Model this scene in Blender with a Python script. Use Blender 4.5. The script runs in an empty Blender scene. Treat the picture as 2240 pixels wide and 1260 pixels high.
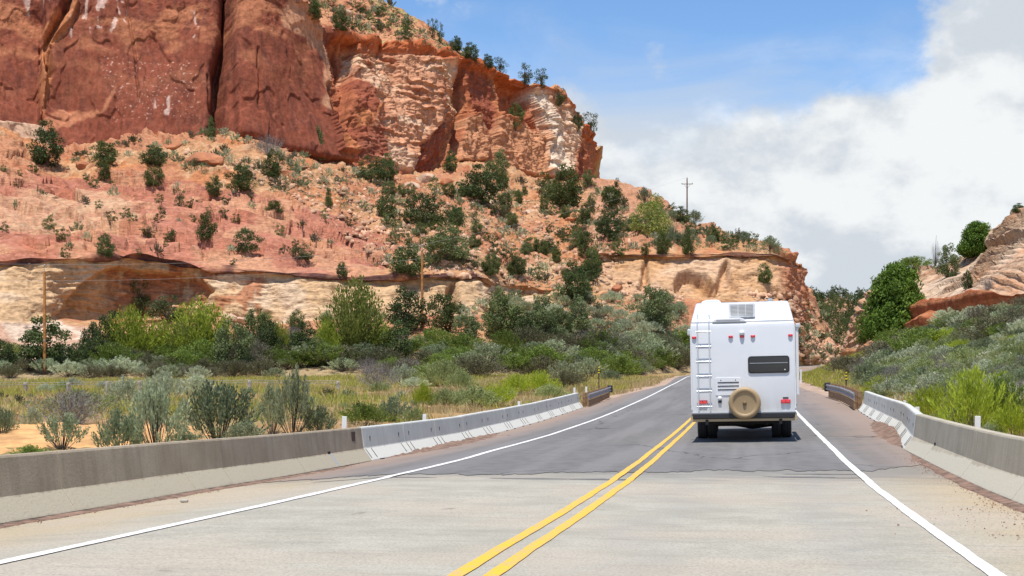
import bpy, bmesh, math, random, time
import numpy as np
from mathutils import Vector, Matrix
from mathutils.bvhtree import BVHTree
T0 = time.time()
S = bpy.context.scene
COL = S.collection
# ------------------------------------------------------------------ camera
FPX, CX, CY, HC = 3110.0, 1120.0, 875.0, 1.25      # focal length and horizon in photo pixels, eye height
cam_d = bpy.data.cameras.new("camera"); cam = bpy.data.objects.new("camera", cam_d); COL.objects.link(cam)
cam.location = (0, 0, HC); cam.rotation_euler = (math.radians(90), 0, 0)
cam_d.sensor_width = 36.0; cam_d.lens = FPX / 2240.0 * 36.0
cam_d.shift_y = (CY - 630.0) / 2240.0
cam_d.clip_start = 0.3; cam_d.clip_end = 9000
S.camera = cam
# ------------------------------------------------------------------ light
SUN_EL, SUN_AZ = math.radians(74), math.radians(-166)    # azimuth measured from the view direction, + to the right
sun_dir = Vector((math.sin(SUN_AZ) * math.cos(SUN_EL), math.cos(SUN_AZ) * math.cos(SUN_EL), math.sin(SUN_EL)))
sun_d = bpy.data.lights.new("sun", 'SUN'); sun_d.energy = 4.5; sun_d.angle = math.radians(0.6); sun_d.color = (1.0, 0.955, 0.88)
sun_o = bpy.data.objects.new("sun", sun_d); COL.objects.link(sun_o); sun_o.location = (0, 0, 120)
sun_o.rotation_euler = sun_dir.to_track_quat('Z', 'Y').to_euler()
S.view_settings.view_transform = 'Standard'; S.view_settings.look = 'None'
S.view_settings.exposure = 0.34; S.view_settings.gamma = 1.0; S.view_settings.use_curve_mapping = False

def N(nt, typ, loc=None, **kw):
    n = nt.nodes.new(typ)
    for k, v in kw.items():
        if k in n.bl_rna.properties: setattr(n, k, v)
        else: n.inputs[k.replace('_', ' ')].default_value = v
    return n
def L(nt, a, b): nt.links.new(a, b)
def math_n(nt, op, a, b=None, c=None, clamp=False):
    n = nt.nodes.new('ShaderNodeMath'); n.operation = op; n.use_clamp = clamp
    for i, x in enumerate((a, b, c)):
        if x is None: continue
        if hasattr(x, 'links'): nt.links.new(x, n.inputs[i])
        else: n.inputs[i].default_value = x
    return n.outputs[0]
def mix_rgb(nt, fac, a, b, blend='MIX'):
    n = nt.nodes.new('ShaderNodeMix'); n.data_type = 'RGBA'; n.blend_type = blend
    for s, x in ((n.inputs[0], fac), (n.inputs[6], a), (n.inputs[7], b)):
        if hasattr(x, 'links'): nt.links.new(x, s)
        elif isinstance(x, (int, float)): s.default_value = x
        else: s.default_value = (*x[:3], 1)
    return n.outputs[2]
def smooth_map(nt, x, lo, hi, a=0.0, b=1.0):
    n = nt.nodes.new('ShaderNodeMapRange'); n.interpolation_type = 'SMOOTHSTEP'
    nt.links.new(x, n.inputs[0])
    for i, v in zip((1, 2, 3, 4), (lo, hi, a, b)): n.inputs[i].default_value = v
    return n.outputs[0]
def noise_n(nt, vec, scale, detail=4, rough=.5, dist=0.0):
    n = nt.nodes.new('ShaderNodeTexNoise'); n.inputs['Scale'].default_value = scale
    n.inputs['Detail'].default_value = detail; n.inputs['Roughness'].default_value = rough
    n.inputs['Distortion'].default_value = dist
    if vec is not None: nt.links.new(vec, n.inputs['Vector'])
    return n.outputs['Fac']
def vmul(nt, vec, s, add=(0, 0, 0)):
    n = nt.nodes.new('ShaderNodeMapping'); nt.links.new(vec, n.inputs['Vector'])
    n.inputs['Scale'].default_value = s; n.inputs['Location'].default_value = add
    return n.outputs[0]

W = bpy.data.worlds.new("World"); S.world = W; W.use_nodes = True
wt = W.node_tree; wt.nodes.clear()
sky = wt.nodes.new('ShaderNodeTexSky'); sky.sky_type = 'NISHITA'; sky.sun_disc = False
sky.sun_elevation = SUN_EL; sky.sun_rotation = SUN_AZ; sky.altitude = 2000; sky.air_density = 1.0; sky.dust_density = 0.0; sky.ozone_density = 0.9
bg1 = wt.nodes.new('ShaderNodeBackground'); bg1.inputs[1].default_value = 0.15
sat = wt.nodes.new('ShaderNodeHueSaturation'); sat.inputs['Saturation'].default_value = 1.15; L(wt, sky.outputs[0], sat.inputs['Color']); L(wt, sat.outputs[0], bg1.inputs[0])
tc = wt.nodes.new('ShaderNodeTexCoord'); d = tc.outputs['Generated']
sx = wt.nodes.new('ShaderNodeSeparateXYZ'); L(wt, d, sx.inputs[0])
zc_ = sx.outputs[2]
dv = vmul(wt, d, (1.0, 1.0, 1.5), (0.31, 0.0, 0.18))
big = noise_n(wt, dv, 3.4, 3, .5, 0.0)
puff = noise_n(wt, vmul(wt, d, (1.0, 1.0, 1.35), (0.9, 0.4, 0.07)), 9.0, 10, .60, 0.0)
def blob(dx, dz, r, amp):          # a bank of cloud (or a clear gap) in one direction of the sky
    v = Vector((dx, 1.0, dz)).normalized()
    n = wt.nodes.new('ShaderNodeVectorMath'); n.operation = 'DISTANCE'; L(wt, d, n.inputs[0]); n.inputs[1].default_value = v
    return smooth_map(wt, n.outputs[1], 0.0, r, amp, 0.0)
cov = math_n(wt, 'ADD', math_n(wt, 'MULTIPLY', big, .40), math_n(wt, 'MULTIPLY', puff, .60))
bias = smooth_map(wt, zc_, 0.120, 0.225, 0.22, -0.06)
cov = math_n(wt, 'ADD', cov, bias)
for b in (blob(.36, .29, .15, .21), blob(.17, .27, .13, -.16), blob(.27, .245, .07, -.05), blob(.33, .20, .07, .16), blob(.235, .195, .045, .16), blob(.05, .20, .05, .12), blob(.06, .26, .12, -.12), blob(.100, .240, .045, .17), blob(.352, .127, .014, -.40), blob(-.06, .24, .06, .05)):
    cov = math_n(wt, 'ADD', cov, b)
crisp = smooth_map(wt, cov, .49, .59)
wisp = noise_n(wt, vmul(wt, d, (1.0, 1.0, 3.0), (.2, .6, .3)), 5.5, 8, .58, .6)
zv = math_n(wt, 'ADD', zc_, math_n(wt, 'MULTIPLY', math_n(wt, 'SUBTRACT', wisp, .5), .13))
veil = smooth_map(wt, zv, .160, .262, .93, 0.0)                   # thin high veil thickening towards the horizon
mask = math_n(wt, 'SUBTRACT', 1.0, math_n(wt, 'MULTIPLY', math_n(wt, 'SUBTRACT', 1.0, crisp), math_n(wt, 'SUBTRACT', 1.0, veil)))
sh1 = noise_n(wt, vmul(wt, d, (1, 1, 1.5), (.3, .2, -.11)), 8.0, 9, .58, 0.0)
sh1b = noise_n(wt, vmul(wt, d, (1, 1, 1.5), (.3, .2, -.11 - .035)), 8.0, 9, .58, 0.0)     # same cloud a little higher up: heads bright, bases grey
sh2 = noise_n(wt, vmul(wt, d, (1, 1, 1.6), (.72, .1, .4)), 4.4, 3, .5, 0.0)
shade = math_n(wt, 'ADD', math_n(wt, 'MULTIPLY', sh1, .5), math_n(wt, 'MULTIPLY', sh2, .5))
relief_ = math_n(wt, 'MULTIPLY', math_n(wt, 'SUBTRACT', sh1b, sh1), 1.15)
shade = math_n(wt, 'ADD', shade, relief_)
ccol = mix_rgb(wt, smooth_map(wt, shade, .42, .60), (.955, .98, .99), (.68, .735, .80))
bg2 = wt.nodes.new('ShaderNodeBackground'); L(wt, ccol, bg2.inputs[0]); bg2.inputs[1].default_value = 0.75
mx = wt.nodes.new('ShaderNodeMixShader'); L(wt, mask, mx.inputs[0]); L(wt, bg1.outputs[0], mx.inputs[1]); L(wt, bg2.outputs[0], mx.inputs[2])
wo = wt.nodes.new('ShaderNodeOutputWorld'); L(wt, mx.outputs[0], wo.inputs[0])
S.cycles.max_bounces = 6; S.cycles.diffuse_bounces = 3; S.cycles.transparent_max_bounces = 6
S.cycles.use_denoising = True

# ------------------------------------------------------------------ numpy noise
_rs = np.random.RandomState(7)
_G = _rs.normal(size=(256, 3)).astype(np.float32); _G /= np.linalg.norm(_G, axis=1, keepdims=True)
_PM = np.concatenate([_rs.permutation(256)] * 3).astype(np.int32)
def pn(P, scale=1.0, seed=0):
    P = np.asarray(P, np.float32) * np.float32(scale) + np.float32(seed * 17.37)
    i = np.floor(P).astype(np.int32); f = P - i; i &= 255
    w = f * f * f * (f * (f * 6 - 15) + 10)
    out = 0
    for dx in (0, 1):
        wx = w[..., 0] if dx else 1 - w[..., 0]
        a = _PM[(i[..., 0] + dx) & 255]
        for dy in (0, 1):
            wy = w[..., 1] if dy else 1 - w[..., 1]
            b = _PM[a + ((i[..., 1] + dy) & 255)]
            for dz in (0, 1):
                wz = w[..., 2] if dz else 1 - w[..., 2]
                g = _G[_PM[b + ((i[..., 2] + dz) & 255)]]
                out = out + wx * wy * wz * (g[..., 0] * (f[..., 0] - dx) + g[..., 1] * (f[..., 1] - dy) + g[..., 2] * (f[..., 2] - dz))
    return out * 1.6
def fbm(P, scale, octs=4, seed=0, gain=.5):
    s = 0; a = 1.0; k = scale
    for o in range(octs):
        s = s + a * pn(P, k, seed + o * 3); a *= gain; k *= 2.07
    return s
def sstep(a, b, x):
    t = np.clip((x - a) / (b - a), 0, 1); return t * t * (3 - 2 * t)
def vec3(x, y, z): return np.stack([x, y, z], -1).astype(np.float32)

# ------------------------------------------------------------------ mesh helpers
def np_mesh(name, verts, quads=None, tris=None, smooth=False, cols=None, mats=None, midx=None):
    me = bpy.data.meshes.new(name)
    nq = 0 if quads is None else len(quads); ntr = 0 if tris is None else len(tris)
    me.vertices.add(len(verts)); me.vertices.foreach_set("co", np.ascontiguousarray(verts, np.float32).ravel())
    li = []
    if nq: li.append(np.asarray(quads, np.int32).ravel())
    if ntr: li.append(np.asarray(tris, np.int32).ravel())
    li = np.concatenate(li)
    me.loops.add(len(li)); me.loops.foreach_set("vertex_index", li)
    me.polygons.add(nq + ntr)
    st = np.concatenate([np.arange(nq) * 4, nq * 4 + np.arange(ntr) * 3]).astype(np.int32)
    me.polygons.foreach_set("loop_start", st)
    if smooth: me.polygons.foreach_set("use_smooth", np.ones(nq + ntr, bool))
    for m in (mats or []): me.materials.append(m)
    if midx is not None: me.polygons.foreach_set("material_index", np.asarray(midx, np.int32))
    me.update(calc_edges=True)
    if cols is not None:
        at = me.color_attributes.new("Col", 'FLOAT_COLOR', 'POINT')
        c = np.ones((len(verts), 4), np.float32); c[:, :3] = cols
        at.data.foreach_set("color", c.ravel())
    me.validate()
    return me
def obj(name, me, parent=None, loc=None, label=None, cat=None, group=None, kind=None):
    o = bpy.data.objects.new(name, me); COL.objects.link(o)
    if parent is not None: o.parent = parent
    if loc is not None: o.location = loc
    if label: o['label'] = label
    if cat: o['category'] = cat
    if group: o['group'] = group
    if kind: o['kind'] = kind
    return o
def grid_quads(nr, nc):
    i = np.arange((nr - 1) * (nc - 1)); r = i // (nc - 1); c = i % (nc - 1); a = r * nc + c
    return np.stack([a, a + 1, a + nc + 1, a + nc], -1)

class MB:
    """collects shapes for one mesh"""
    def __init__(s): s.v = []; s.f = []; s.sm = []
    def add(s, v, f, sm=False):
        o = len(s.v); s.v += [tuple(p) for p in v]; s.f += [tuple(i + o for i in q) for q in f]; s.sm += [sm] * len(f); return s
    def bm(s, bm, sm=False, mat=None):
        if mat is not None: bmesh.ops.transform(bm, matrix=mat, verts=bm.verts)
        bm.verts.index_update()
        s.add([v.co.copy() for v in bm.verts], [[v.index for v in f.verts] for f in bm.faces], sm); bm.free(); return s
    def box(s, c, d, bev=0.0, rot=None, seg=2):
        bm = bmesh.new(); bmesh.ops.create_cube(bm, size=1)
        bmesh.ops.scale(bm, vec=d, verts=bm.verts)
        if bev > 0: bmesh.ops.bevel(bm, geom=bm.edges[:], offset=bev, segments=seg, profile=.5, affect='EDGES')
        m = Matrix.Translation(c)
        if rot is not None: m = m @ rot.to_4x4()
        return s.bm(bm, False, m)
    def tube(s, pts, r, n=8, cap=True, sm=True):
        pts = [Vector(p) for p in pts]; rr = r if hasattr(r, '__len__') else [r] * len(pts)
        v = []; f = []
        up = Vector((0, 0, 1))
        for i, p in enumerate(pts):
            t = (pts[min(i + 1, len(pts) - 1)] - pts[max(i - 1, 0)]).normalized()
            a = t.cross(up if abs(t.z) < .9 else Vector((1, 0, 0))).normalized(); b = t.cross(a)
            for k in range(n):
                q = 2 * math.pi * k / n; v.append(p + (a * math.cos(q) + b * math.sin(q)) * rr[i])
        for i in range(len(pts) - 1):
            for k in range(n): f.append((i * n + k, i * n + (k + 1) % n, (i + 1) * n + (k + 1) % n, (i + 1) * n + k))
        s.add(v, f, sm)
        if cap: s.add(v[:n], [tuple(range(n))[::-1]]); s.add(v[-n:], [tuple(range(n))])
        return s
    def lathe(s, prof, n=32, axis='Y', c=(0, 0, 0), sm=True):     # prof: (radius, along axis)
        v = []; f = []
        for r, a in prof:
            for k in range(n):
                q = 2 * math.pi * k / n; x, y = r * math.cos(q), r * math.sin(q)
                v.append({'Y': (c[0] + x, c[1] + a, c[2] + y), 'X': (c[0] + a, c[1] + x, c[2] + y), 'Z': (c[0] + x, c[1] + y, c[2] + a)}[axis])
        for i in range(len(prof) - 1):
            for k in range(n): f.append((i * n + k, i * n + (k + 1) % n, (i + 1) * n + (k + 1) % n, (i + 1) * n + k))
        s.add(v, f, sm); return s
    def prism(s, poly, y0, y1, bev=0.0):      # poly in (x,z), extruded along y
        bm = bmesh.new()
        a = [bm.verts.new((x, y0, z)) for x, z in poly]; b = [bm.verts.new((x, y1, z)) for x, z in poly]
        n = len(poly); bm.faces.new(a); bm.faces.new(b[::-1])
        for i in range(n): bm.faces.new((a[i], b[i], b[(i + 1) % n], a[(i + 1) % n]))
        bmesh.ops.recalc_face_normals(bm, faces=bm.faces)
        if bev > 0: bmesh.ops.bevel(bm, geom=bm.edges[:], offset=bev, segments=2, profile=.5, affect='EDGES')
        return s.bm(bm)
    def mesh(s, name, mat=None):
        me = bpy.data.meshes.new(name); me.from_pydata([tuple(p) for p in s.v], [], s.f)
        me.polygons.foreach_set("use_smooth", s.sm)
        if mat: me.materials.append(mat)
        me.update(); return me
    def build(s, name, mat, parent=None, **kw): return obj(name, s.mesh(name, mat), parent, **kw)
def rrect(w, h, r, n=5, cx=0, cz=0):
    out = []
    for qx, qz, a0 in ((1, 1, 0), (-1, 1, 90), (-1, -1, 180), (1, -1, 270)):
        for k in range(n + 1):
            a = math.radians(a0 + 90 * k / n); out.append((cx + qx * (w / 2 - r) + r * math.cos(a), cz + qz * (h / 2 - r) + r * math.sin(a)))
    return out

# ------------------------------------------------------------------ materials
def mat(name, col, rough=.6, metal=0.0, var=0.0, vscale=3.0, bump=0.0, bscale=30.0, spec=.5, coat=0.0):
    m = bpy.data.materials.new(name); m.use_nodes = True; nt = m.node_tree
    b = nt.nodes['Principled BSDF']; b.inputs['Roughness'].default_value = rough; b.inputs['Metallic'].default_value = metal
    b.inputs['Specular IOR Level'].default_value = spec; b.inputs['Coat Weight'].default_value = coat
    b.inputs['Base Color'].default_value = (*col, 1)
    t = nt.nodes.new('ShaderNodeTexCoord')
    if var > 0:
        n = noise_n(nt, t.outputs['Object'], vscale, 6, .6)
        c = mix_rgb(nt, smooth_map(nt, n, .3, .7), tuple(x * (1 - var) for x in col), tuple(min(1, x * (1 + var)) for x in col))
        L(nt, c, b.inputs['Base Color'])
    if bump > 0:
        n = noise_n(nt, t.outputs['Object'], bscale, 5, .6); bp = nt.nodes.new('ShaderNodeBump'); bp.inputs['Strength'].default_value = bump; bp.inputs['Distance'].default_value = .02
        L(nt, n, bp.inputs['Height']); L(nt, bp.outputs[0], b.inputs['Normal'])
    return m
def px(u, v, Y): return Vector(((u - CX) / FPX * Y, Y, HC - (v - CY) / FPX * Y))
# ------------------------------------------------------------------ road layout
TH = math.atan2(520, FPX); cT, sT = math.cos(TH), math.sin(TH)
def PQ(p, q): return (p * sT + q * cT, p * cT - q * sT)          # along / right of the road heading -> world
def toPQ(X, Y): return X * sT + Y * cT, X * cT - Y * sT
QC = -1.93                                                       # centre line, right of the eye is +
_zs = np.array([-60, 0, 18, 23, 29.5, 40.5, 54, 61.5, 80, 100, 126, 160, 200, 240, 300, 2600.]); _zv = np.array([0, 0, 0.0, .03, .11, .31, .63, .86, 1.48, 2.25, 3.2, 4.55, 6.25, 8.0, 10.5, 14.])
_sf = np.linspace(-60, 600, 1321); _zf = np.interp(_sf, _zs, _zv)
_k = np.exp(-.5 * (np.arange(-16, 17) / 6.) ** 2); _k /= _k.sum(); _zf = np.convolve(np.pad(_zf, 16, mode='edge'), _k, 'valid')
def z_c(s): return np.interp(s, _sf, _zf)
def bank(s): return np.interp(s, [-60, 20, 30, 40, 110, 150, 180, 600], [-.004, -.004, .010, .022, .022, -.01, -.03, -.03])
BEND, RAD = 127.0, 95.0
def road_xy(s, off):                                             # off from the centre line, right +
    s = np.asarray(s, float); off = np.asarray(off, float)
    a = np.clip((s - BEND) / RAD, 0, 1.45); t = np.maximum(s - BEND - 1.45 * RAD, 0)
    p = np.where(s < BEND, s, BEND + RAD * np.sin(a) + t * np.cos(a)); q = QC + RAD * (1 - np.cos(a)) + t * np.sin(a)
    p = p - off * np.sin(a); q = q + off * np.cos(a)
    return p * sT + q * cT, p * cT - q * sT
def z_r(s, off): return z_c(s) + bank(s) * off - .075 * np.maximum(-off - 3.8, 0)
_cs = np.linspace(-60, 420, 961); _cx, _cy = road_xy(_cs, _cs * 0)
def road_coords(X, Y):
    X = np.atleast_1d(np.asarray(X, float)).ravel(); Y = np.atleast_1d(np.asarray(Y, float)).ravel()
    s = np.empty_like(X); off = np.empty_like(X)
    for i in range(0, len(X), 8000):
        x = X[i:i + 8000, None]; y = Y[i:i + 8000, None]
        j = np.argmin((x - _cx) ** 2 + (y - _cy) ** 2, 1); j2 = np.clip(j, 1, len(_cs) - 2)
        tx = _cx[j2 + 1] - _cx[j2 - 1]; ty = _cy[j2 + 1] - _cy[j2 - 1]; l = np.hypot(tx, ty); tx /= l; ty /= l
        dx = x[:, 0] - _cx[j2]; dy = y[:, 0] - _cy[j2]
        s[i:i + 8000] = _cs[j2] + dx * tx + dy * ty; off[i:i + 8000] = dx * ty - dy * tx
    return s, off
def field_z(Y): return np.interp(Y, [-60, 10, 26, 34, 42, 60, 90, 110, 140, 200, 260, 600, 3000], [-2.6, -2.2, -1.5, -.75, -.15, .55, 1.6, 2.25, 3.3, 5.2, 7.0, 12, 20])
def ground_z(X, Y):
    sh = np.shape(X); X = np.asarray(X, float).ravel(); Y = np.asarray(Y, float).ravel()
    s, off = road_coords(X, Y); so = np.clip(s, -60, 420)
    zr = z_r(so, np.clip(off, -8, 8)) - .07
    P = vec3(X, Y, X * 0)
    und = fbm(P, 1 / 9., 3, 3) * .16 + fbm(P, 1 / 38., 2, 9) * .35
    lf = field_z(Y) + und
    wl = sstep(6.4, 9.5, -off)
    nearb = 1 - sstep(20, 38, s)                                  # beside the bridge the ground drops into the wash
    rise = .375 * np.maximum(off - 6.6, 0); rise = np.minimum(rise, 8.0) * (1 - sstep(138, 165, s)) * sstep(16, 34, s)
    rt = zr - .10 - 1.6 * nearb * sstep(5.6, 7.2, off) + rise + und * sstep(6, 14, off)
    wr = sstep(4.9, 6.2, off)
    far_l = np.minimum(wl, 1)
    z = np.where(off < 0, zr * (1 - far_l) + lf * far_l, zr * (1 - wr) + rt * wr)
    z = z - .25 * np.where(np.abs(off) < 4.9, 1, 0) * (np.abs(off) < 4.9)
    return z.reshape(sh)

# ------------------------------------------------------------------ ground sheet
qn = np.concatenate([-np.geomspace(1500, 120, 26), np.arange(-110, -32, 2.0), np.arange(-32, -4.5, .4), np.arange(-4.5, 5, .5), np.arange(5, 32, .4), np.arange(32, 92, 2.5), np.geomspace(100, 1500, 26)])
pnn = np.concatenate([np.arange(-60, 6, 3.), np.arange(6, 120, .5), np.arange(120, 200, 1.6), np.arange(200, 420, 5), np.geomspace(430, 3500, 24)])
Pg, Qg = np.meshgrid(pnn, qn, indexing='ij'); Xg, Yg = PQ(Pg, Qg); Zg = ground_z(Xg, Yg)
Pv = vec3(Xg, Yg, Zg * 0)
Zg = Zg + np.where((np.abs(Qg - QC) > 7.0) & (Pg < 160), fbm(Pv, 1 / 2.2, 3, 21) * .09, 0)
# low eroded bank of orange dirt close to the bridge on the left
bk = np.exp(-(((Xg + 12.5) / 3.2) ** 2 + ((Yg - 37.5) / 3.0) ** 2)); Zg = Zg + .28 * bk * (1 + .6 * fbm(Pv, 1.1, 3, 44))
gm = bpy.data.materials.new("ground_soil"); gm.use_nodes = True; nt = gm.node_tree; b = nt.nodes['Principled BSDF']; b.inputs['Roughness'].default_value = .95; b.inputs['Specular IOR Level'].default_value = .1
t = nt.nodes.new('ShaderNodeTexCoord'); o_ = t.outputs['Object']
n1 = noise_n(nt, o_, .16, 5, .6, .4); n2 = noise_n(nt, o_, .55, 6, .65); n3 = noise_n(nt, o_, 5.5, 5, .7); n4 = noise_n(nt, o_, .09, 3, .5)
c = mix_rgb(nt, smooth_map(nt, n2, .35, .66), (.50, .265, .105), (.55, .36, .19))            # sandy orange soil
c = mix_rgb(nt, smooth_map(nt, n1, .47, .62, 0, .8), c, (.40, .32, .14))                           # dry grass mat
c = mix_rgb(nt, math_n(nt, 'MULTIPLY', smooth_map(nt, n4, .47, .60), smooth_map(nt, n2, .36, .6)), c, (.29, .28, .08))     # greener grass mat
c = mix_rgb(nt, smooth_map(nt, n3, .35, .72, 0, .55), c, (.30, .20, .10))
L(nt, c, b.inputs['Base Color'])
bp = nt.nodes.new('ShaderNodeBump'); bp.inputs['Strength'].default_value = .8; bp.inputs['Distance'].default_value = .12; L(nt, math_n(nt, 'ADD', n3, noise_n(nt, o_, 22, 4, .7)), bp.inputs['Height']); L(nt, bp.outputs[0], b.inputs['Normal'])
GROUND_V = vec3(Xg, Yg, Zg).reshape(-1, 3); GROUND_Q = grid_quads(len(pnn), len(qn))
# bare orange bank beside the bridge
dx_, dy_ = np.meshgrid(np.linspace(-1.25, 1.25, 90), np.linspace(-1.25, 1.25, 70)); Xb = -13.6 + 5.2 * dx_; Yb = 43.5 + 6.5 * dy_; rb = np.hypot(dx_, dy_); Pb = vec3(Xb, Yb, Xb * 0)
Zb = ground_z(Xb, Yb) + .34 * (1 - sstep(.35, 1.05, rb + .35 * fbm(Pb, .35, 3, 60))) - .10 + .10 * fbm(Pb, .9, 4, 61, .6)
tb = Zb / .16; Zb = Zb + .045 * (tb - np.floor(tb))
obj("dirt_bank", np_mesh("dirt_bank", vec3(Xb, Yb, Zb).reshape(-1, 3), grid_quads(70, 90), smooth=True, mats=[mat("orange_dirt", (.56, .30, .115), .95, var=.3, vscale=1.2, bump=.9, bscale=9)]), kind='structure')
obj("ground", np_mesh("ground", GROUND_V, GROUND_Q[:, ::-1], smooth=True, mats=[gm]), kind='structure')

# ------------------------------------------------------------------ bridge deck and asphalt
LQ, RQ = -8.25 - QC + .12, 3.12 - QC - .1            # faces of the parapets, as offsets
def strip(name, s, offs_fn, m, dz, nq, kind='structure', parent=None):
    s = np.asarray(s); offs = np.stack([np.linspace(*offs_fn(x), nq) for x in s]); sg = np.repeat(s[:, None], nq, 1)
    X, Y = road_xy(sg, offs); Z = z_r(sg, offs) + dz
    return obj(name, np_mesh(name, vec3(X, Y, Z).reshape(-1, 3), grid_quads(len(s), nq), smooth=True, mats=[m]), parent, kind=kind)
def road_mat(name, kind):
    m = bpy.data.materials.new(name); m.use_nodes = True; nt = m.node_tree; b = nt.nodes['Principled BSDF']
    t = nt.nodes.new('ShaderNodeTexCoord'); mp = nt.nodes.new('ShaderNodeMapping'); mp.inputs['Rotation'].default_value = (0, 0, TH); L(nt, t.outputs['Object'], mp.inputs['Vector'])
    r = mp.outputs[0]                                            # x across the road, y along it
    fine = noise_n(nt, r, 42, 3, .7); mid = noise_n(nt, r, 3.2, 5, .6); broad = noise_n(nt, r, .35, 3, .5)
    sep = nt.nodes.new('ShaderNodeSeparateXYZ'); L(nt, r, sep.inputs[0]); X = sep.outputs[0]
    wob = math_n(nt, 'ADD', X, math_n(nt, 'MULTIPLY', math_n(nt, 'SUBTRACT', noise_n(nt, r, .5, 4, .6), .5), 1.6))
    if kind == 'deck':
        across = noise_n(nt, vmul(nt, r, (.55, 5.5, 1)), 1.0, 6, .62); across2 = noise_n(nt, vmul(nt, r, (.3, 16, 1)), 1.0, 4, .6)
        c = mix_rgb(nt, smooth_map(nt, noise_n(nt, r, 1.1, 8, .68), .33, .67), (.34, .315, .255), (.43, .40, .33))
        sand = math_n(nt, 'MAXIMUM', smooth_map(nt, wob, 1.3, 3.0), smooth_map(nt, wob, -5.6, -7.2))
        c = mix_rgb(nt, sand, c, (.43, .345, .225))
        c = mix_rgb(nt, smooth_map(nt, wob, 2.3, 3.3, 0, .6), c, (.45, .33, .20))
        c = mix_rgb(nt, smooth_map(nt, broad, .42, .62, 0, .6), c, (.46, .385, .30))
        c = mix_rgb(nt, smooth_map(nt, across, .52, .74, 0, .38), c, (.235, .225, .195))
        c = mix_rgb(nt, smooth_map(nt, across2, .61, .72, 0, .7), c, (.15, .145, .13))
        c = mix_rgb(nt, smooth_map(nt, fine, .42, .68, 0, .62), c, (.20, .19, .16))
        seam = math_n(nt, 'ADD', sep.outputs[1], math_n(nt, 'MULTIPLY', math_n(nt, 'SUBTRACT', noise_n(nt, vmul(nt, r, (.8, 2.2, 1)), 1.0, 6, .65), .5), 6.0))
        c = mix_rgb(nt, smooth_map(nt, seam, 20.3, 24.2, 0, .72), c, (.17, .162, .152))          # asphalt tracked onto the deck end
        cells = nt.nodes.new('ShaderNodeTexVoronoi'); cells.inputs['Scale'].default_value = 26; L(nt, r, cells.inputs['Vector'])
        c = mix_rgb(nt, smooth_map(nt, cells.outputs['Distance'], .34, .12, 0, .35), c, (.16, .15, .13))            # coarse aggregate
        spots = noise_n(nt, vmul(nt, r, (1, .6, 1), (3, 7, 0)), 1.9, 3, .6); c = mix_rgb(nt, smooth_map(nt, spots, .68, .76, 0, .5), c, (.10, .095, .085))
        tyre_ = math_n(nt, 'ADD', smooth_map(nt, math_n(nt, 'ABSOLUTE', math_n(nt, 'SUBTRACT', wob, -.95)), .55, .0, 0, .28), smooth_map(nt, math_n(nt, 'ABSOLUTE', math_n(nt, 'SUBTRACT', wob, .85)), .55, .0, 0, .28))
        c = mix_rgb(nt, tyre_, c, (.27, .26, .235))
    else:
        c = mix_rgb(nt, smooth_map(nt, mid, .3, .7), (.125, .120, .116), (.17, .163, .155))
        track = noise_n(nt, vmul(nt, r, (1.2, .05, 1)), 1.0, 3, .5)
        c = mix_rgb(nt, smooth_map(nt, track, .42, .62, 0, .6), c, (.21, .198, .192))
        dust = math_n(nt, 'MAXIMUM', smooth_map(nt, wob, 1.6, 3.6, 0, .8), smooth_map(nt, wob, -5.9, -8.2, 0, .9))
        c = mix_rgb(nt, dust, c, (.30, .215, .165))
        c = mix_rgb(nt, smooth_map(nt, fine, .45, .75, 0, .5), c, (.20, .185, .175))
        vor = nt.nodes.new('ShaderNodeTexVoronoi'); vor.feature = 'DISTANCE_TO_EDGE'; vor.inputs['Scale'].default_value = .35
        dn = nt.nodes.new('ShaderNodeTexNoise'); dn.inputs['Scale'].default_value = 1.2; L(nt, r, dn.inputs['Vector'])
        wv = nt.nodes.new('ShaderNodeMix'); wv.data_type = 'VECTOR'; wv.inputs[0].default_value = .45; L(nt, vmul(nt, r, (1, .55, 1)), wv.inputs[4]); L(nt, dn.outputs['Color'], wv.inputs[5]); L(nt, wv.outputs[1], vor.inputs['Vector'])
        crk = math_n(nt, 'MULTIPLY', smooth_map(nt, vor.outputs['Distance'], .010, .0, 0, .8), smooth_map(nt, noise_n(nt, r, .22, 2, .5), .48, .6))
        c = mix_rgb(nt, crk, c, (.045, .04, .04))
    L(nt, c, b.inputs['Base Color']); b.inputs['Roughness'].default_value = .88; b.inputs['Specular IOR Level'].default_value = .25
    bp = nt.nodes.new('ShaderNodeBump'); bp.inputs['Strength'].default_value = .5; bp.inputs['Distance'].default_value = .012; L(nt, fine, bp.inputs['Height']); L(nt, bp.outputs[0], b.inputs['Normal'])
    return m
M_deck = road_mat("bridge_deck_concrete", 'deck'); M_asph = road_mat("asphalt", 'asphalt')
strip("bridge_deck", np.arange(-30, 31, .5), lambda s: (LQ - .5, RQ + .6), M_deck, 0.0, 40)
sA = np.concatenate([np.arange(22, 32, .25), np.arange(32, 130, .8), np.arange(130, 285, 1.5)])
def a_edges(s):
    l = np.interp(s, [20, 72, 90, 105, 130, 300], [LQ - .3, LQ - .3, LQ + .4, LQ + 2.0, -4.7, -4.7]); r = np.interp(s, [20, 31, 38, 56, 72, 86, 105, 300], [RQ + .0, RQ + .2, RQ + .75, RQ + 1.1, RQ + 1.0, RQ + .3, 4.6, 4.6])
    return l, r
nqa = 360
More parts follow.
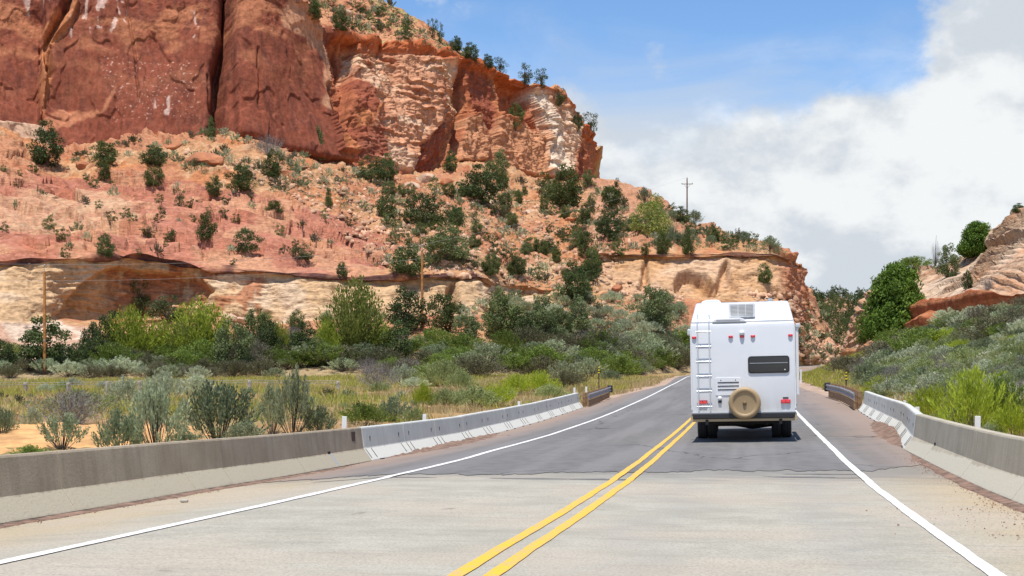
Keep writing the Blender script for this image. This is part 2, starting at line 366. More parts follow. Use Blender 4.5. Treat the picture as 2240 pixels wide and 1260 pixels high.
def a_grid():
    rng = np.random.RandomState(3)
    q01 = np.linspace(0, 1, nqa); rows = []
    for s in sA:
        l, r = a_edges(s); rows.append(l + (r - l) * q01)
    off = np.array(rows); sg = np.repeat(sA[:, None], nqa, 1)
    X0 = off[0]; edge = np.interp(X0, [-6.5, -3.5, 0, 1.5, 3.6, 5.2], [22.6, 22.5, 23.6, 24.3, 24.4, 26.2])
    Pq = vec3(X0, X0 * 0, X0 * 0)
    edge = edge + fbm(Pq, .7, 3, 5) * .75 + fbm(Pq, 3.0, 4, 8, .65) * .42
    k = 30                                             # the first rows follow the ragged edge
    for i in range(k):
        f = i / k; sg[i] = edge * (1 - f) + sA[k] * f
    return sg, off
sg, off = a_grid(); X, Y = road_xy(sg, off); Z = z_r(sg, off) + .008 + .02 * sstep(0, 4, sg - 27)
qd = grid_quads(len(sA), nqa)
obj("asphalt_road", np_mesh("asphalt_road", vec3(X, Y, Z).reshape(-1, 3), qd, smooth=True, mats=[M_asph]), kind='structure')
# gravel shoulder beside the asphalt on the way up
M_shoulder = mat("shoulder_gravel", (.38, .265, .19), .95, var=.3, vscale=1.5, bump=.8, bscale=40)
strip("shoulder", np.arange(70, 285, 1.0), lambda s: (a_edges(s)[0] - 2.4 - .5 * math.sin(s * .5), a_edges(s)[0] + .35), M_shoulder, -.018, 10)
strip("shoulder", np.arange(30, 285, 1.0), lambda s: (a_edges(s)[1] - .3, a_edges(s)[1] + 1.3 + .3 * math.sin(s * .7)), M_shoulder, -.018, 8)

# painted lines
def paint(name, col):
    m = bpy.data.materials.new(name); m.use_nodes = True; nt = m.node_tree; b = nt.nodes['Principled BSDF']; b.inputs['Roughness'].default_value = .7
    t = nt.nodes.new('ShaderNodeTexCoord'); n = noise_n(nt, t.outputs['Object'], 14, 6, .7); n2 = noise_n(nt, t.outputs['Object'], 1.6, 4, .6)
    f = math_n(nt, 'MULTIPLY', smooth_map(nt, n, .42, .56), smooth_map(nt, n2, .32, .60, .35, 1.0))
    L(nt, mix_rgb(nt, f, col, tuple(.52 * x + .13 for x in col)), b.inputs['Base Color'])
    return m
M_yel = paint("yellow_road_paint", (.80, .43, .008)); M_wht = paint("white_road_paint", (.80, .78, .74))
def line_strip(name, s0, s1, off0, w, m, label):
    ss = np.concatenate([np.arange(s0, 32, .2), np.arange(32, s1, .8)]); rng = np.random.RandomState(int(abs(off0) * 100) + 5)
    wob = fbm(vec3(ss, ss * 0 + off0, ss * 0), .35, 3, 12) * .009; e1 = fbm(vec3(ss, ss * 0 + off0, ss * 0 + 5), 1.8, 2, 13) * .008
    of = np.stack([off0 + wob - w / 2 + e1, off0 + wob + w / 2 - e1], -1); sg = np.repeat(ss[:, None], 2, 1)
    X, Y = road_xy(sg, of); lift = .004 + np.where(sg > 21.6, .008 + .02 * sstep(0, 4, sg - 27), 0) + .004
    o = obj(name, np_mesh(name, vec3(X, Y, z_r(sg, of) + lift).reshape(-1, 3), grid_quads(len(ss), 2), mats=[m]), kind='structure'); o['label'] = label
    return o
line_strip("yellow_road_line", -20, 284, -.125, .115, M_yel, "left line of the solid double yellow centre line")
line_strip("yellow_road_line", -20, 284, .125, .115, M_yel, "right line of the solid double yellow centre line")
line_strip("white_road_line", -20, 284, -3.67, .125, M_wht, "solid white edge line along the left shoulder")
line_strip("white_road_line", -20, 284, 3.68, .125, M_wht, "solid white edge line along the right shoulder")

# thin worn patches of asphalt left on the deck beyond the joint, and one bare streak of deck inside it
pr_ = np.random.RandomState(9)
for k in range(8):
    o0 = pr_.uniform(-4.5, 3.5); s0 = np.interp(o0, [-6.5, -3.5, 0, 1.5, 3.6, 5.2], [22.3, 22.2, 23.1, 23.7, 23.8, 25.6]) - pr_.uniform(.2, 1.3); wd, dp = pr_.uniform(.2, .7), pr_.uniform(.05, .16)
    a = np.linspace(0, 2 * np.pi, 28, endpoint=False); rr = 1 + .45 * fbm(vec3(np.cos(a) * 1.4 + k * 7, np.sin(a) * 1.4, a * 0), 1.3, 3, k)
    off = np.append(o0 + wd * rr * np.cos(a), o0); ss = np.append(s0 + dp * rr * np.sin(a), s0); X, Y = road_xy(ss, off)
    obj("asphalt_patch", np_mesh("asphalt_patch", vec3(X, Y, z_r(ss, off) + .0045), None, [(i, (i + 1) % 28, 28) for i in range(28)], mats=[M_asph]), kind='structure')
# ------------------------------------------------------------------ rock landforms: profiles at real distances, joined into relief meshes
def tab(rows):
    rows = [(r[0], r[0], r[1], r[2]) if len(r) == 3 else r for r in rows]
    return np.array(rows, float)
def gsm(a, sig):
    k = np.arange(-int(3 * sig), int(3 * sig) + 1); w = np.exp(-.5 * (k / sig) ** 2); w /= w.sum()
    return np.convolve(np.pad(a, len(k) // 2, mode='edge'), w, 'valid')
def surface(curves, rows, t, sig=5, ease=None):
    C = []
    for c in curves:
        C.append([gsm(np.interp(t, c[:, 0], c[:, k]), sig) for k in (1, 2, 3)])
    C = np.array(C)                                    # curve, (u v Y), t
    W = np.stack([(C[:, 0] - CX) / FPX * C[:, 2], C[:, 2], HC - (C[:, 1] - CY) / FPX * C[:, 2]], -1)      # world
    out = []; band = []
    for k, n in enumerate(rows):
        f = np.linspace(0, 1, n, endpoint=(k == len(rows) - 1))
        g = f if not ease or ease.get(k) is None else ease[k](f)
        gy = g[:, None]
        y = W[k][None, :, 1] + (W[k + 1] - W[k])[None, :, 1] * gy
        f_ = f[:, None]
        x = W[k][None, :, 0] + (W[k + 1] - W[k])[None, :, 0] * f_
        z = W[k][None, :, 2] + (W[k + 1] - W[k])[None, :, 2] * f_
        out.append(np.stack([x, y, z], -1)); band.append(np.repeat(k + f[:, None], len(t), 1))
    return np.concatenate(out, 0), np.concatenate(band, 0)
def normals(P):
    a = np.gradient(P, axis=1); b = np.gradient(P, axis=0); n = np.cross(a, b); n /= np.linalg.norm(n, axis=-1, keepdims=True) + 1e-9
    return n
def inpoly(U, V, poly):
    poly = np.array(poly, float); x, y = poly[:, 0], poly[:, 1]; r = np.zeros(U.shape, bool); j = len(poly) - 1
    for i in range(len(poly)):
        c = ((y[i] > V) != (y[j] > V)) & (U < (x[j] - x[i]) * (V - y[i]) / (y[j] - y[i] + 1e-9) + x[i]); r ^= c; j = i
    return r
def blur(m, n):
    m = m.astype(np.float32)
    for _ in range(n):
        p = np.pad(m, 1, mode='edge'); m = (p[1:-1, :-2] + p[1:-1, 2:] + p[:-2, 1:-1] + p[2:, 1:-1] + 2 * p[1:-1, 1:-1]) / 6
    return m
def face_uv(P): return CX + FPX * P[..., 0] / P[..., 1], CY - FPX * (P[..., 2] - HC) / P[..., 1]      # where a rock patch sits on the face
def seg_dist(U, V, pts):
    d = np.full(U.shape, 1e9, np.float32)
    for (a, b), (c, e) in zip(pts[:-1], pts[1:]):
        l2 = (c - a) ** 2 + (e - b) ** 2; t = np.clip(((U - a) * (c - a) + (V - b) * (e - b)) / l2, 0, 1)
        d = np.minimum(d, np.hypot(U - a - t * (c - a), V - b - t * (e - b)))
    return d
def lerp(a, b, w): return a + (np.asarray(b, np.float32) - a) * w[..., None]

def rock_mat(name, bscale=1.6, bstr=.7, st=(.5, .5, 3.2)):
    m = bpy.data.materials.new(name); m.use_nodes = True; nt = m.node_tree; b = nt.nodes['Principled BSDF']; b.inputs['Roughness'].default_value = .93; b.inputs['Specular IOR Level'].default_value = .15
    a = nt.nodes.new('ShaderNodeVertexColor'); a.layer_name = "Col"; t = nt.nodes.new('ShaderNodeTexCoord'); o = t.outputs['Object']
    n1 = noise_n(nt, o, bscale, 8, .65); n2 = noise_n(nt, vmul(nt, o, st), bscale * .8, 6, .6, .4)
    v = math_n(nt, 'ADD', math_n(nt, 'MULTIPLY', n1, .6), math_n(nt, 'MULTIPLY', n2, .4))
    L(nt, mix_rgb(nt, 1.0, a.outputs['Color'], mix_rgb(nt, smooth_map(nt, v, .32, .68), (.66, .64, .62), (1.26, 1.25, 1.24)), 'MULTIPLY'), b.inputs['Base Color'])
    bp = nt.nodes.new('ShaderNodeBump'); bp.inputs['Strength'].default_value = bstr; bp.inputs['Distance'].default_value = .6
    L(nt, v, bp.inputs['Height']); L(nt, bp.outputs[0], b.inputs['Normal'])
    return m
M_rock = rock_mat("sandstone"); M_cliff = rock_mat("cliff_sandstone", 1.1, .55, (1.5, 1.5, .22))
VARN = (.228, .066, .037); RED = (.36, .120, .062); PALE = (.52, .28, .16); CREAM = (.56, .39, .235); ORG = (.47, .19, .08); SAND = (.45, .245, .125); PINK = (.42, .172, .112); MAROON = (.12, .055, .045); WHITE = (.66, .54, .42)

# ---------------- hillside below the tall cliff
K = {}
K['bury'] = tab([(-320, 850, 128), (600, 848, 135), (1000, 842, 138), (1200, 836, 146), (1400, 830, 162), (1510, 833, 178), (1640, 840, 190), (1740, 845, 197), (1800, 1800, 842, 204), (1900, 1885, 840, 228)])
K['foot'] = tab([(-320, 798, 140), (0, 798, 145), (600, 796, 148), (1000, 788, 151), (1200, 776, 160), (1400, 770, 176), (1510, 776, 190), (1640, 788, 201), (1740, 798, 207), (1800, 1812, 802, 214), (1900, 1880, 800, 240)])
K['b0'] = tab([(-320, 770, 158), (0, 765, 160), (60, 742, 163), (110, 708, 169), (135, 690, 173), (300, 690, 178), (500, 700, 178), (700, 702, 176), (850, 695, 180), (1000, 692, 183), (1060, 688, 186), (1090, 662, 190), (1120, 645, 195), (1200, 650, 198), (1285, 655, 200), (1300, 652, 202), (1480, 648, 205), (1600, 655, 206), (1700, 690, 208), (1740, 1739, 706, 210), (1800, 1768, 722, 222), (1900, 1778, 730, 248)])
K['b1'] = tab([(-320, 590, 167), (0, 578, 169), (150, 568, 173), (300, 566, 178.6), (370, 579, 178.6), (450, 594, 178.6), (600, 602, 177.5), (700, 610, 178), (800, 616, 181), (950, 609, 184), (1050, 608, 187), (1085, 632, 192), (1120, 632, 197), (1200, 640, 200), (1280, 602, 204), (1300, 560, 207), (1350, 562, 208), (1480, 567, 209), (1600, 562, 210), (1700, 564, 212), (1740, 1738, 580, 214), (1800, 1746, 592, 227), (1900, 1752, 600, 252)])
K['b0'][:, 3] -= np.interp(K['b0'][:, 0], [-320, 60, 120, 440, 520, 1060, 1100, 1290, 1310, 1700, 1740], [1, 1, 0, 0, 4.5, 4.5, 1, 1, 5, 5, 3])
def shift(c, dv, dY):
    c = c.copy(); on = np.where((c[:, 0] > 1060) & (c[:, 0] < 1270), .15, np.where(c[:, 0] < 250, .35, 1)); c[:, 2] += dv * on; c[:, 3] += dY * on; return c
K['lip'] = shift(K['b1'], -1.5, -.9); K['ledge'] = shift(K['b1'], -11, -.7); K['back'] = shift(K['b1'], -13, .6)
K['bench'] = tab([(-320, 265, 236), (0, 262, 240), (90, 300, 242), (130, 325, 243), (200, 316, 245), (300, 300, 247), (450, 292, 251), (540, 292, 255), (620, 318, 260), (720, 344, 266), (770, 358, 270), (880, 386, 282), (950, 380, 292), (1000, 358, 300), (1080, 364, 308), (1150, 390, 316), (1250, 396, 326), (1300, 398, 330), (1340, 404, 328), (1400, 424, 318), (1450, 448, 305), (1500, 484, 290), (1545, 496, 275), (1600, 511, 256), (1660, 530, 240), (1700, 548, 229), (1740, 1736, 566, 218), (1800, 1745, 584, 229), (1900, 1751, 594, 253)])
def behind(c, dY, dZ):
    c = c.copy(); Z = HC - (c[:, 2] - CY) / FPX * c[:, 3] + dZ; u = c[:, 1]; Y = c[:, 3] + dY; c[:, 2] = CY - FPX * (Z - HC) / Y; c[:, 3] = Y; return c
K['over'] = behind(K['bench'], 14, .6); K['gone'] = behind(K['bench'], 70, -14)
t = np.linspace(-320, 1900, 1000)
order = ['bury', 'foot', 'b0', 'b1', 'lip', 'ledge', 'back', 'bench', 'over', 'gone']
P, B = surface([K[k] for k in order], [8, 60, 82, 3, 8, 3, 190, 10, 8], t, 4)
U, V = face_uv(P)
TT = np.repeat(t[None], len(P), 0)
n0 = normals(blur(P[..., 0], 4)[..., None] * np.array([1, 0, 0]) + blur(P[..., 1], 4)[..., None] * np.array([0, 1, 0]) + blur(P[..., 2], 4)[..., None] * np.array([0, 0, 1]))
n0 = np.where((n0[..., 1:2] > .2), -n0, n0)
wu = U + 16 * fbm(P, 1 / 7., 3, 31); wv = V + 11 * fbm(P, 1 / 7., 3, 32)
slick = blur(inpoly(wu, wv, [(-420, 366), (60, 372), (200, 388), (400, 380), (520, 412), (650, 445), (800, 478), (842, 520), (836, 596), (700, 608), (450, 590), (300, 566), (0, 580), (-420, 590)]), 3)
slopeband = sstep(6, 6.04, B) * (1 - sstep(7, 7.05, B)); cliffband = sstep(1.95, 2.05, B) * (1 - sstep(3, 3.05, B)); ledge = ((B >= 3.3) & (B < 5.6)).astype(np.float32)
nose = sstep(1270, 1300, TT)
# relief
D = fbm(P, 1 / 26., 2, 1) * 1.8 * slopeband + fbm(P, 1 / 9., 3, 2) * .75
D += cliffband * (fbm(P * np.array([1, 1, 2.2]), 1 / 3.5, 4, 4) * .55)
lam = fbm(P * np.array([1, 1, .6]), 1 / 14., 3, 51)
w = (P[..., 2] * 1.0 + .22 * P[..., 0] + lam * 3.6) / 1.55; saw = w - np.floor(w); terr = ((1 - saw) ** 1.6 - .4)
D += slick * slopeband * terr * .95 * (.35 + sstep(-.25, .35, fbm(P, 1 / 8., 2, 61)))
wL = (P[..., 2] + .20 * P[..., 0] + 2.6 * fbm(P, 1 / 22., 3, 63)) / 4.6; terrL = (1 - wL + np.floor(wL)) ** 1.4 - .4; D += slopeband * terrL * (.5 + 1.3 * slick) * sstep(-.4, .1, fbm(P, 1 / 17., 2, 64))
outs = 0; outc = sstep(.05, .3, fbm(P, 1 / 15., 2, 62)); D += (1 - slick) * outc * slopeband * terr * .8
rid = 1 - np.abs(fbm(P * np.array([.55, .55, 1.6]), 1 / 5.5, 3, 71)); D -= slick * slopeband * sstep(.86, .99, rid) * .9
D += (1 - slick) * slopeband * (np.maximum(fbm(P, 1 / 2.6, 4, 5, .6), -.2) * .62)
ckn = fbm(P * np.array([.5, .5, 1.2]), 1 / 3.4, 3, 72); D -= slick * slopeband * np.exp(-(ckn / .045) ** 2) * .55 * sstep(-.2, .3, fbm(P, 1 / 9., 2, 73))
blk = fbm(P, 1 / 2.2, 3, 74, .6); D += slopeband * (1 - .85 * slick) * np.round(blk * 2.5) / 2.5 * .28
w2 = (P[..., 2] + fbm(P, 1 / 12., 2, 52) * 1.2) / .8; D += cliffband * ((1 - w2 + np.floor(w2)) ** 1.6 - .35) * .20 * sstep(-.1, .4, fbm(P, 1 / 5., 2, 53))
# hollows: the arched alcove, the clefts and the caves in the nose
def hollow(poly, depth, n): 
    global D
    D = D - depth * blur(inpoly(U + 5 * fbm(P, 1 / 4., 2, 81), V + 4 * fbm(P, 1 / 4., 2, 82), poly), n)
hollow([(132, 692), (150, 660), (178, 622), (214, 598), (262, 588), (420, 596), (470, 640), (420, 692)], 1.9, 7)
hollow([(980, 622), (992, 612), (1003, 650), (1010, 692), (985, 692)], 2.2, 3)
hollow([(880, 615), (940, 612), (985, 615), (985, 690), (900, 690)], .8, 6)
hollow([(1474, 640), (1483, 600), (1500, 585), (1530, 596), (1562, 620), (1572, 648)], 2.6, 4)
hollow([(1562, 640), (1574, 590), (1588, 572), (1600, 600), (1618, 640)], 1.8, 4)
hollow([(1398, 640), (1406, 580), (1412, 566), (1418, 600), (1416, 640)], 1.4, 3)
tal = sstep(.0, .1, B - 1) * (1 - sstep(1.9, 2, B)) * sstep(1640, 1720, TT); D += tal * np.abs(fbm(P, 1 / 3.0, 4, 15, .6)) * 1.3
nrb = nose * sstep(1690, 1730, TT) * cliffband; D += nrb * np.abs(fbm(P, 1 / 2.5, 3, 17)) * .8
D *= 1 - sstep(8.2, 9, B)
D *= sstep(.2, 1.1, B)
P = P + n0 * D[..., None]
# colour of the rock and soil
c = np.ones(P.shape, np.float32) * np.array(SAND, np.float32)
soil = fbm(P, 1 / 10., 4, 90); soil2 = fbm(P, 1 / 3., 4, 91)
c = lerp(c, ORG, sstep(-.1, .45, soil) * .85 * (1 - sstep(1000, 1300, U) * .4))
c = lerp(c, CREAM, sstep(.1, .5, soil2) * .42); c = lerp(c, (.43, .19, .105), outc * .75); c = lerp(c, RED, sstep(.15, .5, fbm(P, 1 / 2.0, 3, 92)) * .5)
c = lerp(c, ORG, sstep(1240, 1180, U) * 0 + blur(inpoly(wu, wv, [(1220, 480), (1262, 470), (1262, 640), (1205, 640)]), 3) * .55)
pk = np.ones_like(c) * np.array(PINK, np.float32)
pk = lerp(pk, PALE, sstep(-.05, .4, fbm(P * np.array([1, 1, 2.]), 1 / 9., 4, 95)) * .7); pk = lerp(pk, RED, sstep(.1, .5, fbm(P * np.array([.7, .7, 1.8]), 1 / 7., 3, 96)) * .45)
cb = np.sin((P[..., 2] * .95 - .55 * P[..., 0] + 5 * fbm(P, 1 / 13., 2, 97)) * 3.2)
pale_zone = blur(inpoly(wu, wv, [(-420, 430), (250, 430), (330, 480), (230, 520), (-420, 500)]), 4); pk = lerp(pk, CREAM, pale_zone * (.35 + .3 * cb.clip(0, 1)))
c = c + (pk - c) * slick[..., None]
cr = np.ones_like(c) * np.array((.54, .355, .20), np.float32)
lay = np.sin((P[..., 2] * 1.0 + .12 * P[..., 0] + 1.6 * fbm(P, 1 / 11., 3, 98)) * 7.5); cr = lerp(cr, (.50, .33, .19), sstep(.2, 1, lay) * .3)
cr = lerp(cr, WHITE, sstep(.1, .6, fbm(P, 1 / 8., 3, 99)) * .4)
streak = fbm(P * np.array([1, 1, .12]), 1 / 1.6, 3, 101)
stain = blur(inpoly(wu, wv, [(236, 560), (380, 570), (520, 598), (590, 612), (560, 700), (236, 700)]), 5); stain2 = blur(inpoly(wu, wv, [(130, 692), (190, 610), (262, 592), (262, 700)]), 3)
cr = lerp(cr, (.38, .15, .07), stain * sstep(-.25, .2, streak) * .85); cr = lerp(cr, (.46, .28, .14), stain2 * .6)
cr = lerp(cr, (.47, .26, .10), nose * sstep(-.1, .5, fbm(P, 1 / 9., 3, 103)) * .75); cr = lerp(cr, PALE, nose * .35)
cr = lerp(cr, RED, nrb * .75)
lowl = blur(inpoly(wu, wv, [(-420, 700), (90, 700), (215, 720), (215, 820), (-420, 820)]), 3)
cliffw = sstep(1.92, 2.04, B) * (1 - sstep(3.0, 3.2, B))
c = c + (cr - c) * cliffw[..., None]
swirl = np.sin((P[..., 2] * 1.1 + .8 * P[..., 0] + 6 * fbm(P, 1 / 15., 2, 104)) * 2.6); c = lerp(c, (.47, .29, .20), lowl); c = lerp(c, WHITE, lowl * sstep(.3, 1, swirl) * .7)
strat = blur(inpoly(wu, wv, [(1150, 560), (1240, 570), (1215, 625), (1130, 600)]), 4); c = lerp(c, CREAM, strat * .8)
upl = nose * slopeband * sstep(28, 8, V - np.interp(U, K['ledge'][:, 1], K['ledge'][:, 2]) + 34); c = lerp(c, (.42, .22, .14), upl * .6)
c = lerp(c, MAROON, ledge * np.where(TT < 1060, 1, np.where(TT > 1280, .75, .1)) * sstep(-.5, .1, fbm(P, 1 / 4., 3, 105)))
c = lerp(c, (.55, .31, .19), tal * .8)
c = lerp(c, (.33, .27, .15), (1 - sstep(.9, 1.5, B)) * .8)          # grassy foot
c = lerp(c, RED, sstep(1690, 1720, TT) * slopeband * .5)
HILL_P = P; HILL_V = P.reshape(-1, 3).astype(np.float32); HILL_Q = grid_quads(*P.shape[:2])
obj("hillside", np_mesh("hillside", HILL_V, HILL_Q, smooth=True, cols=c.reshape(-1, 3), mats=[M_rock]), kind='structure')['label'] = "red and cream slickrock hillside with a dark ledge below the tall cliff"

# ---------------- tall red cliff and the slope on its rim
Q0 = K['bench'].copy(); Q0 = Q0[Q0[:, 0] <= 1300]
c0 = np.concatenate([Q0, tab([(1306, 1302, 400, 346), (1330, 1301, 402, 372), (1400, 1298, 412, 420)])]); c0b = c0.copy(); c0b[:, 2] += 22
c0[Q0.shape[0]-1, 3] = 333
rim = tab([(-320, -95, 255), (0, -85, 255), (300, -70, 262), (500, -55, 266), (600, -25, 270), (640, 4, 272), (665, 40, 274), (692, 72, 277), (760, 77, 283), (850, 90, 291), (930, 98, 298), (1000, 127, 307), (1100, 168, 319), (1150, 188, 325), (1200, 200, 332), (1232, 234, 337), (1262, 277, 342), (1290, 294, 345), (1306, 1302, 320, 350), (1330, 1303, 324, 374), (1400, 1300, 345, 424)])
skl = tab([(-320, -240, 320), (300, -200, 330), (600, -140, 335), (700, -90, 335), (780, -38, 335), (840, 0, 335), (900, 44, 333), (960, 84, 330), (1000, 110, 328), (1060, 144, 328), (1100, 161, 328), (1150, 182, 333), (1200, 196, 339), (1232, 231, 344), (1262, 275, 349), (1290, 293, 352), (1306, 1301, 318, 356), (1330, 1301, 322, 380), (1400, 1298, 344, 430)])
bak = behind(skl, 70, -12)
t2 = np.linspace(-320, 1400, 900)
P, B = surface([c0b, c0, rim, skl, bak], [6, 260, 80, 10], t2, 3)
U, V = face_uv(P); TT = np.repeat(t2[None], len(P), 0)
n0 = normals(np.stack([blur(P[..., k], 6) for k in range(3)], -1)); n0 = np.where((n0[..., 1:2] > .3), -n0, n0)
face = (1 - sstep(1.97, 2.03, B)); top = 1 - face
D = face * (fbm(P * np.array([1, 1, .35]), 1 / 22., 3, 1) * 2.6 + fbm(P * np.array([1, 1, .3]), 1 / 7., 3, 2) * .45 + fbm(P * np.array([1, 1, .4]), 1 / 2.2, 3, 3) * .10) + top * (fbm(P, 1 / 14., 3, 4) * 1.5 + fbm(P, 1 / 3., 4, 5) * .6)
def relief(poly, h, n, su=4):
    global D
    D = D + h * blur(inpoly(U + su * fbm(P, 1 / 9., 3, 81), V + su * fbm(P, 1 / 9., 3, 82), poly), n)
relief([(-400, -200), (92, -200), (96, 60), (88, 160), (92, 262), (-400, 262)], -2.2, 3)           # set-back bay at the far left
relief([(92, -200), (150, -60), (175, 10), (150, 55), (110, 92), (102, 200), (92, 250)], 1.3, 2)
relief([(512, -200), (640, -20), (700, 90), (722, 180), (726, 262), (740, 300), (770, 356), (512, 330)], 2.4, 2)   # great rounded buttress
relief([(716, 262), (742, 262), (772, 352), (730, 340)], 1.6, 2)
relief([(724, 80), (790, 80), (778, 150), (764, 240), (770, 300), (728, 256)], -2.6, 4)
relief([(775, 110), (1000, 132), (992, 250), (960, 330), (890, 384), (800, 340), (770, 230)], 1.2, 7)
relief([(885, 385), (905, 330), (935, 290), (968, 255), (985, 280), (952, 385)], -1.3, 3)
relief([(1000, 130), (1018, 140), (1012, 250), (1000, 330), (990, 330)], -2.4, 2)
relief([(1014, 250), (1050, 250), (1066, 300), (1060, 352), (1000, 352)], 1.8, 3)                   # pale pinnacle at the foot
relief([(1018, 150), (1074, 162), (1078, 300), (1050, 300)], -1.0, 2)
relief([(1078, 168), (1150, 190), (1160, 250), (1170, 280), (1130, 262), (1086, 250)], -4.2, 3)     # shaded recess with the lone tree
relief([(1078, 250), (1130, 262), (1185, 300), (1180, 392), (1080, 362)], 1.6, 8)
relief([(1146, 190), (1212, 205), (1262, 285), (1256, 392), (1180, 392), (1188, 290), (1160, 225)], 2.6, 3)   # pale rounded rib
relief([(1262, 290), (1310, 310), (1310, 400), (1256, 400)], -1.2, 3)
for pts, wd, dp in (([(497, -80), (499, 60), (484, 140), (480, 230), (486, 330)], 14, 6.0), ([(181, -60), (140, 30), (100, 92), (108, 150)], 8, 3.4), ([(94, 100), (92, 190), (96, 262)], 3, 1.2),
                    ([(270, -60), (285, 50), (296, 130), (304, 210)], 2.5, .8), ([(455, 160), (462, 240)], 2.5, .9), ([(552, 120), (558, 235)], 2.5, .7), ([(716, 190), (724, 255), (744, 330)], 5, 1.8), ([(748, 80), (762, 160)], 3, 1.2),
                    ([(771, 258), (773, 350)], 3, 1.0), ([(840, 85), (846, 125), (862, 135)], 4, 1.2), ([(1004, 150), (999, 235), (985, 330)], 4, 2.2), ([(960, 110), (968, 230), (930, 330)], 3, .5), ([(1018, 190), (1030, 240), (1046, 310)], 3, 1.0), ([(1120, 300), (1128, 390)], 4, 1.0), ([(1205, 300), (1180, 385)], 3, .8), ([(330, 60), (372, 130)], 2.5, .5), ([(648, 10), (690, 90), (716, 180)], 2.5, .5)):
    d_ = seg_dist(U + 3 * fbm(P, 1 / 3., 2, 88), V, pts); D = D - dp * np.exp(-(d_ / wd) ** 2)
# bedding ledges on the pale stretches, spalled flakes on the dark wall
palez = blur(inpoly(U + 10 * fbm(P, 1 / 8., 3, 83), V + 10 * fbm(P, 1 / 8., 3, 84), [(772, 92), (1000, 130), (985, 260), (950, 300), (895, 386), (800, 352), (768, 330), (800, 300), (815, 250), (800, 180), (765, 170)]), 4)
ribz = blur(inpoly(U + 6 * fbm(P, 1 / 6., 3, 85), V + 6 * fbm(P, 1 / 6., 3, 86), [(1148, 190), (1212, 208), (1262, 285), (1240, 392), (1180, 392), (1188, 300), (1165, 235)]), 3)
ledz = np.clip(palez + ribz + .35 * blur(inpoly(U, V, [(1080, 255), (1190, 290), (1190, 395), (1070, 360)]), 5), 0, 1)
w = (P[..., 2] + .10 * P[..., 0] + fbm(P, 1 / 10., 3, 87) * 1.8) / 1.9; saw = w - np.floor(w)
pat = sstep(-.25, .35, fbm(P * np.array([1, 1, 1.6]), 1 / 6., 3, 89)); D += face * ledz * ((1 - saw) ** 1.6 - .35) * .8 * (.15 + pat)
w = (P[..., 2] + fbm(P, 1 / 10., 3, 187) * 1.4) / .8; D += face * ledz * ((1 - w + np.floor(w)) ** 1.6 - .35) * .3 * sstep(-.1, .5, fbm(P, 1 / 4., 3, 189))
blk = fbm(P * np.array([1, 1, .6]), 1 / 3.2, 4, 190, .6); D += face * (.10 + .32 * sstep(110, 50, V) + 1.1 * np.clip(right_ := sstep(730, 750, U), 0, 1)) * (np.round(blk * 3) / 3 * .55 + blk * .25)
flk = fbm(P * np.array([1, 1, .55]), 1 / 7., 3, 130); D += face * (1 - ledz) * (sstep(.05, .10, flk) * .30)
capz = sstep(1.90, 1.97, B) * (1 - sstep(2.0, 2.06, B)); D += capz * (.9 + .8 * fbm(P, 1 / 4., 3, 131))
D *= (1 - sstep(3.2, 3.9, B)) * sstep(0, .8, B)
P = P + n0 * D[..., None]
# colour
c = np.ones(P.shape, np.float32) * np.array(VARN, np.float32)
st = fbm(P * np.array([1, 1, .10]), 1 / 1.5, 4, 140); bl = fbm(P, 1 / 9., 4, 141); sp = fbm(P, 1 / .75, 3, 142)
c = lerp(c, (.215, .068, .040), sstep(-.1, .55, bl) * .7); c = lerp(c, (.125, .040, .028), sstep(.02, .4, st) * .6); c = lerp(c, (.25, .09, .055), sstep(.12, .45, fbm(P * np.array([1, 1, .06]), 1 / .9, 3, 343)) * .35)
upz = sstep(235, 60, V) * sstep(740, 640, U); c = lerp(c, (.40, .16, .08), upz * sstep(-.05, .4, fbm(P * np.array([.6, .6, 1.4]), 1 / 7., 4, 143)) * .75)
whs = sstep(.28, .44, fbm(P * np.array([1, 1, .07]), 1 / 1.3, 2, 144)) * blur(inpoly(U, V + 20 * fbm(P, 1 / 5., 2, 145), [(50, -10), (115, -10), (115, 20), (60, 26)]) | inpoly(U, V + 24 * fbm(P, 1 / 5., 2, 145), [(150, 0), (280, -10), (275, 60), (210, 70), (155, 90)]) | inpoly(U, V, [(408, 20), (445, 20), (445, 88), (410, 88)]) | inpoly(U, V, [(340, 205), (372, 205), (372, 250), (335, 250)]), 2)
c = lerp(c, (.60, .43, .36), whs * .8)
spk = .7 * sstep(.58, .68, fbm(P, 1 / .5, 3, 342)) * blur(inpoly(U, V, [(215, 120), (430, 130), (440, 250), (250, 265)]), 6); c = lerp(c, (.62, .42, .33), spk * .9)
lipz = blur(inpoly(wu[:len(U), :len(U[0])] * 0 + U, V + 14 * fbm(P, 1 / 6., 3, 146), [(95, 55), (130, 20), (175, 0), (160, 55), (108, 100), (118, 140), (112, 190), (96, 260), (90, 180)]), 3); c = lerp(c, ORG, lipz * .75)
foot = blur(inpoly(U, V + 12 * fbm(P, 1 / 4., 3, 147), [(92, 262), (140, 225), (220, 238), (255, 190), (238, 232), (205, 248), (110, 275)]), 3); c = lerp(c, (.46, .19, .10), foot * .9)
bty = blur(inpoly(U + 12 * fbm(P, 1 / 5., 3, 148), V, [(620, -10), (650, 10), (700, 90), (722, 180), (726, 262), (704, 240), (700, 150), (660, 90), (600, 70)]), 4); c = lerp(c, (.50, .26, .15), bty * .8)
pl = np.ones_like(c) * np.array((.54, .27, .155), np.float32); pl = lerp(pl, (.62, .41, .27), sstep(-.15, .4, fbm(P * np.array([.7, .7, 1.6]), 1 / 8., 4, 149)) * .9); pl = lerp(pl, RED, sstep(.1, .45, fbm(P * np.array([1, 1, .4]), 1 / 6., 3, 150)) * .8)
